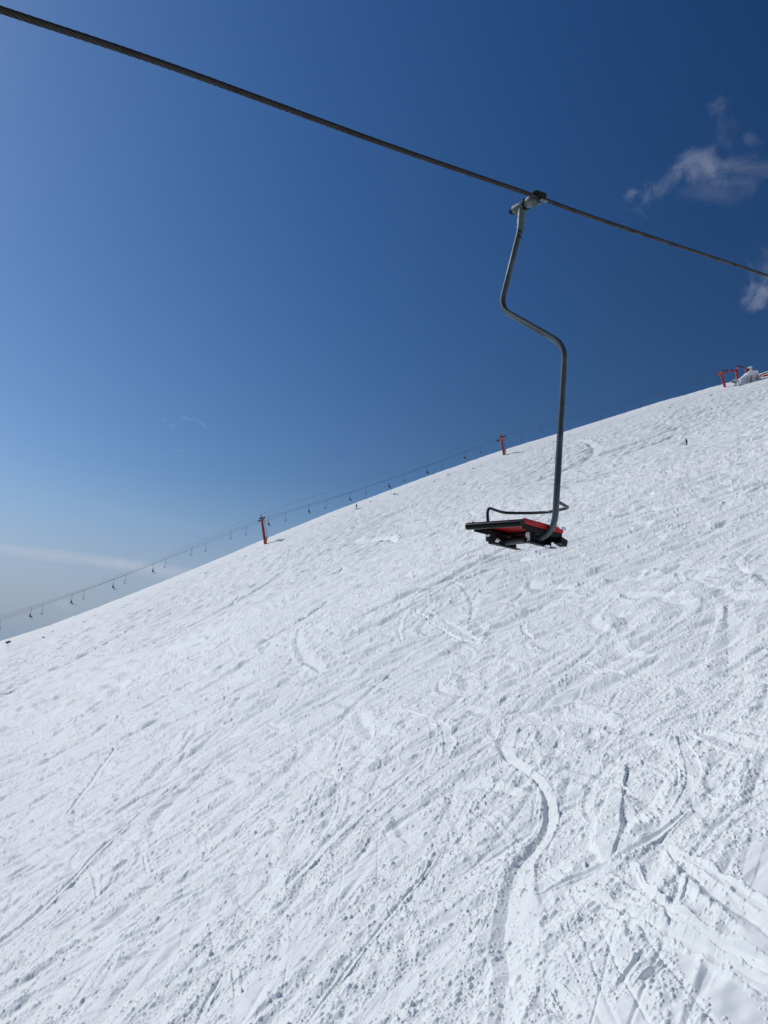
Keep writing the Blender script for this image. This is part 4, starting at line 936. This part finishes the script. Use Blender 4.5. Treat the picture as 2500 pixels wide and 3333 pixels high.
g = MB(); g.tube([(.72*math.cos(t), 0, 2.2+.8*math.sin(t)) for t in np.linspace(-.4, math.pi+.3, 20)], .24, 8); g.build('rime_rim', M['rime'], sig)
crust('rime_back', [Vector((.55*math.cos(t), .25, 2.2+.62*math.sin(t))) for t in np.linspace(0, 2*math.pi, 11)[:-1]], .25, 6.0, M['rime'], sig, .04)

# ------------------------------------------------------------------ small things on the snow
def rock(px, py, size, seed, label):
    P = hit(px, py, 60); g = MB(); rnd = random.Random(seed); bm = bmesh.new(); bmesh.ops.create_icosphere(bm, subdivisions=3, radius=1)
    from mathutils import noise as mn
    for v in bm.verts:
        k = 1+.5*mn.noise(v.co*1.3+Vector((seed*3.1, 0, 0)))+.25*mn.noise(v.co*3+Vector((0, seed, 0))); v.co *= k
    g.add([(v.co.x*size[0], v.co.y*size[1], v.co.z*size[2]) for v in bm.verts], [tuple(x.index for x in f.verts) for f in bm.faces]); bm.free()
    o = g.build('rock', M['rock']); z = surf(P[0], P[1]); o.location = (P[0], P[1], z+.03); o.rotation_euler = (0, math.radians(-12), math.radians(20+seed*10))
    return tag(o, label, 'rock', 'rocks poking through the snow')
rock(28, 2092, (.85, .6, .48), 1, 'largest grey brown rock poking out of the snow at the left edge below the skyline')
rock(1284, 1609, (.55, .4, .16), 2, 'flat dark rock in the snow right of the standing person, below a marker pole')
rock(1205, 1634, (.35, .3, .14), 3, 'small dark rock in the snow just above the standing person')
rock(1413, 1567, (.40, .3, .13), 4, 'small flat rock below the skyline, directly below the uphill rider before last')
rock(1457, 1548, (.35, .3, .11), 5, 'small pale dark-edged rock near the skyline, between the two last uphill riders')
rock(1540, 1525, (.50, .35, .15), 6, 'dark flat rock right of the last uphill rider, below a lone marker pole')
rock(2180, 1329, (.50, .35, .14), 7, 'dark flat rock right of the yellowish marker pole high on the slope')
rock(2315, 1287, (.55, .35, .13), 8, 'dark flat rock just left of the foot of the red portal tower')
def marker(px, yt, yb, lx, label, m='polewhite'):
    P = hit(px, yb, 60); d = math.hypot(P[0], P[1]); h = (yb-yt)/F*d*1.0; g = MB(); z = surf(P[0], P[1])
    lean = (lx/F*d)
    g.tube([(0, 0, -.2), (lean*.5, 0, h*.5), (lean, 0, h)], [.030, .028, .022], 6); o = g.build('marker_pole', M[m]); o.location = (P[0], P[1], z)
    return tag(o, label, 'marker pole', 'slim marker poles along the ridge')
mk = [(1229, 1628, 1614, -3), (1275, 1611, 1598, -4), (1327, 1592, 1576, -6), (1374, 1575, 1561, -4), (1412.5, 1557, 1545, 0), (1523, 1515, 1504, 0), (1955, 1386, 1370, 2), (2113, 1340, 1319, 0), (2239, 1296, 1283, 0)]
ml = ['slim pale marker pole nearest to the right of the standing person', 'slim leaning pole on the ridge, second to the right of the standing skier', 'slim leaning pole on the ridge, third to the right of the standing person', 'slim leaning pole on the ridge, fourth to the right of the standing person', 'slim upright orange pole on the ridge, fifth to the right of the standing person',
      'lone slim pole on the ridge just right of the rider with yellow skis', 'slim pole on the ridge just right of the close chair hanger tube', 'yellowish marker pole midway between close hanger tube and portal tower', 'slim marker pole nearest to the left of the red portal tower']
for (a, yb, yt, lx), lb in zip(mk, ml): marker(a, yt, yb, lx, lb, 'orange' if 'orange' in lb else 'polewhite')
P = hit(905, 1882, 60); tw = MB(); rnd = random.Random(5)
for k in range(9):
    bx, by = rnd.uniform(-.8, .8), rnd.uniform(-.3, .3); tw.tube([(bx, by, -.1), (bx-.15*rnd.random(), by, .35+.2*rnd.random()), (bx-.5*rnd.random(), by+.1, .7+.35*rnd.random())], [.02, .015, .008], 5)
o = tw.build('twiggy_shrub', M['twig']); o.location = (P[0], P[1], surf(P[0], P[1])); tag(o, 'few bare dark twigs sticking out of the snow, left of centre on the slope', 'shrub')
print('verts', len(snow.data.vertices))
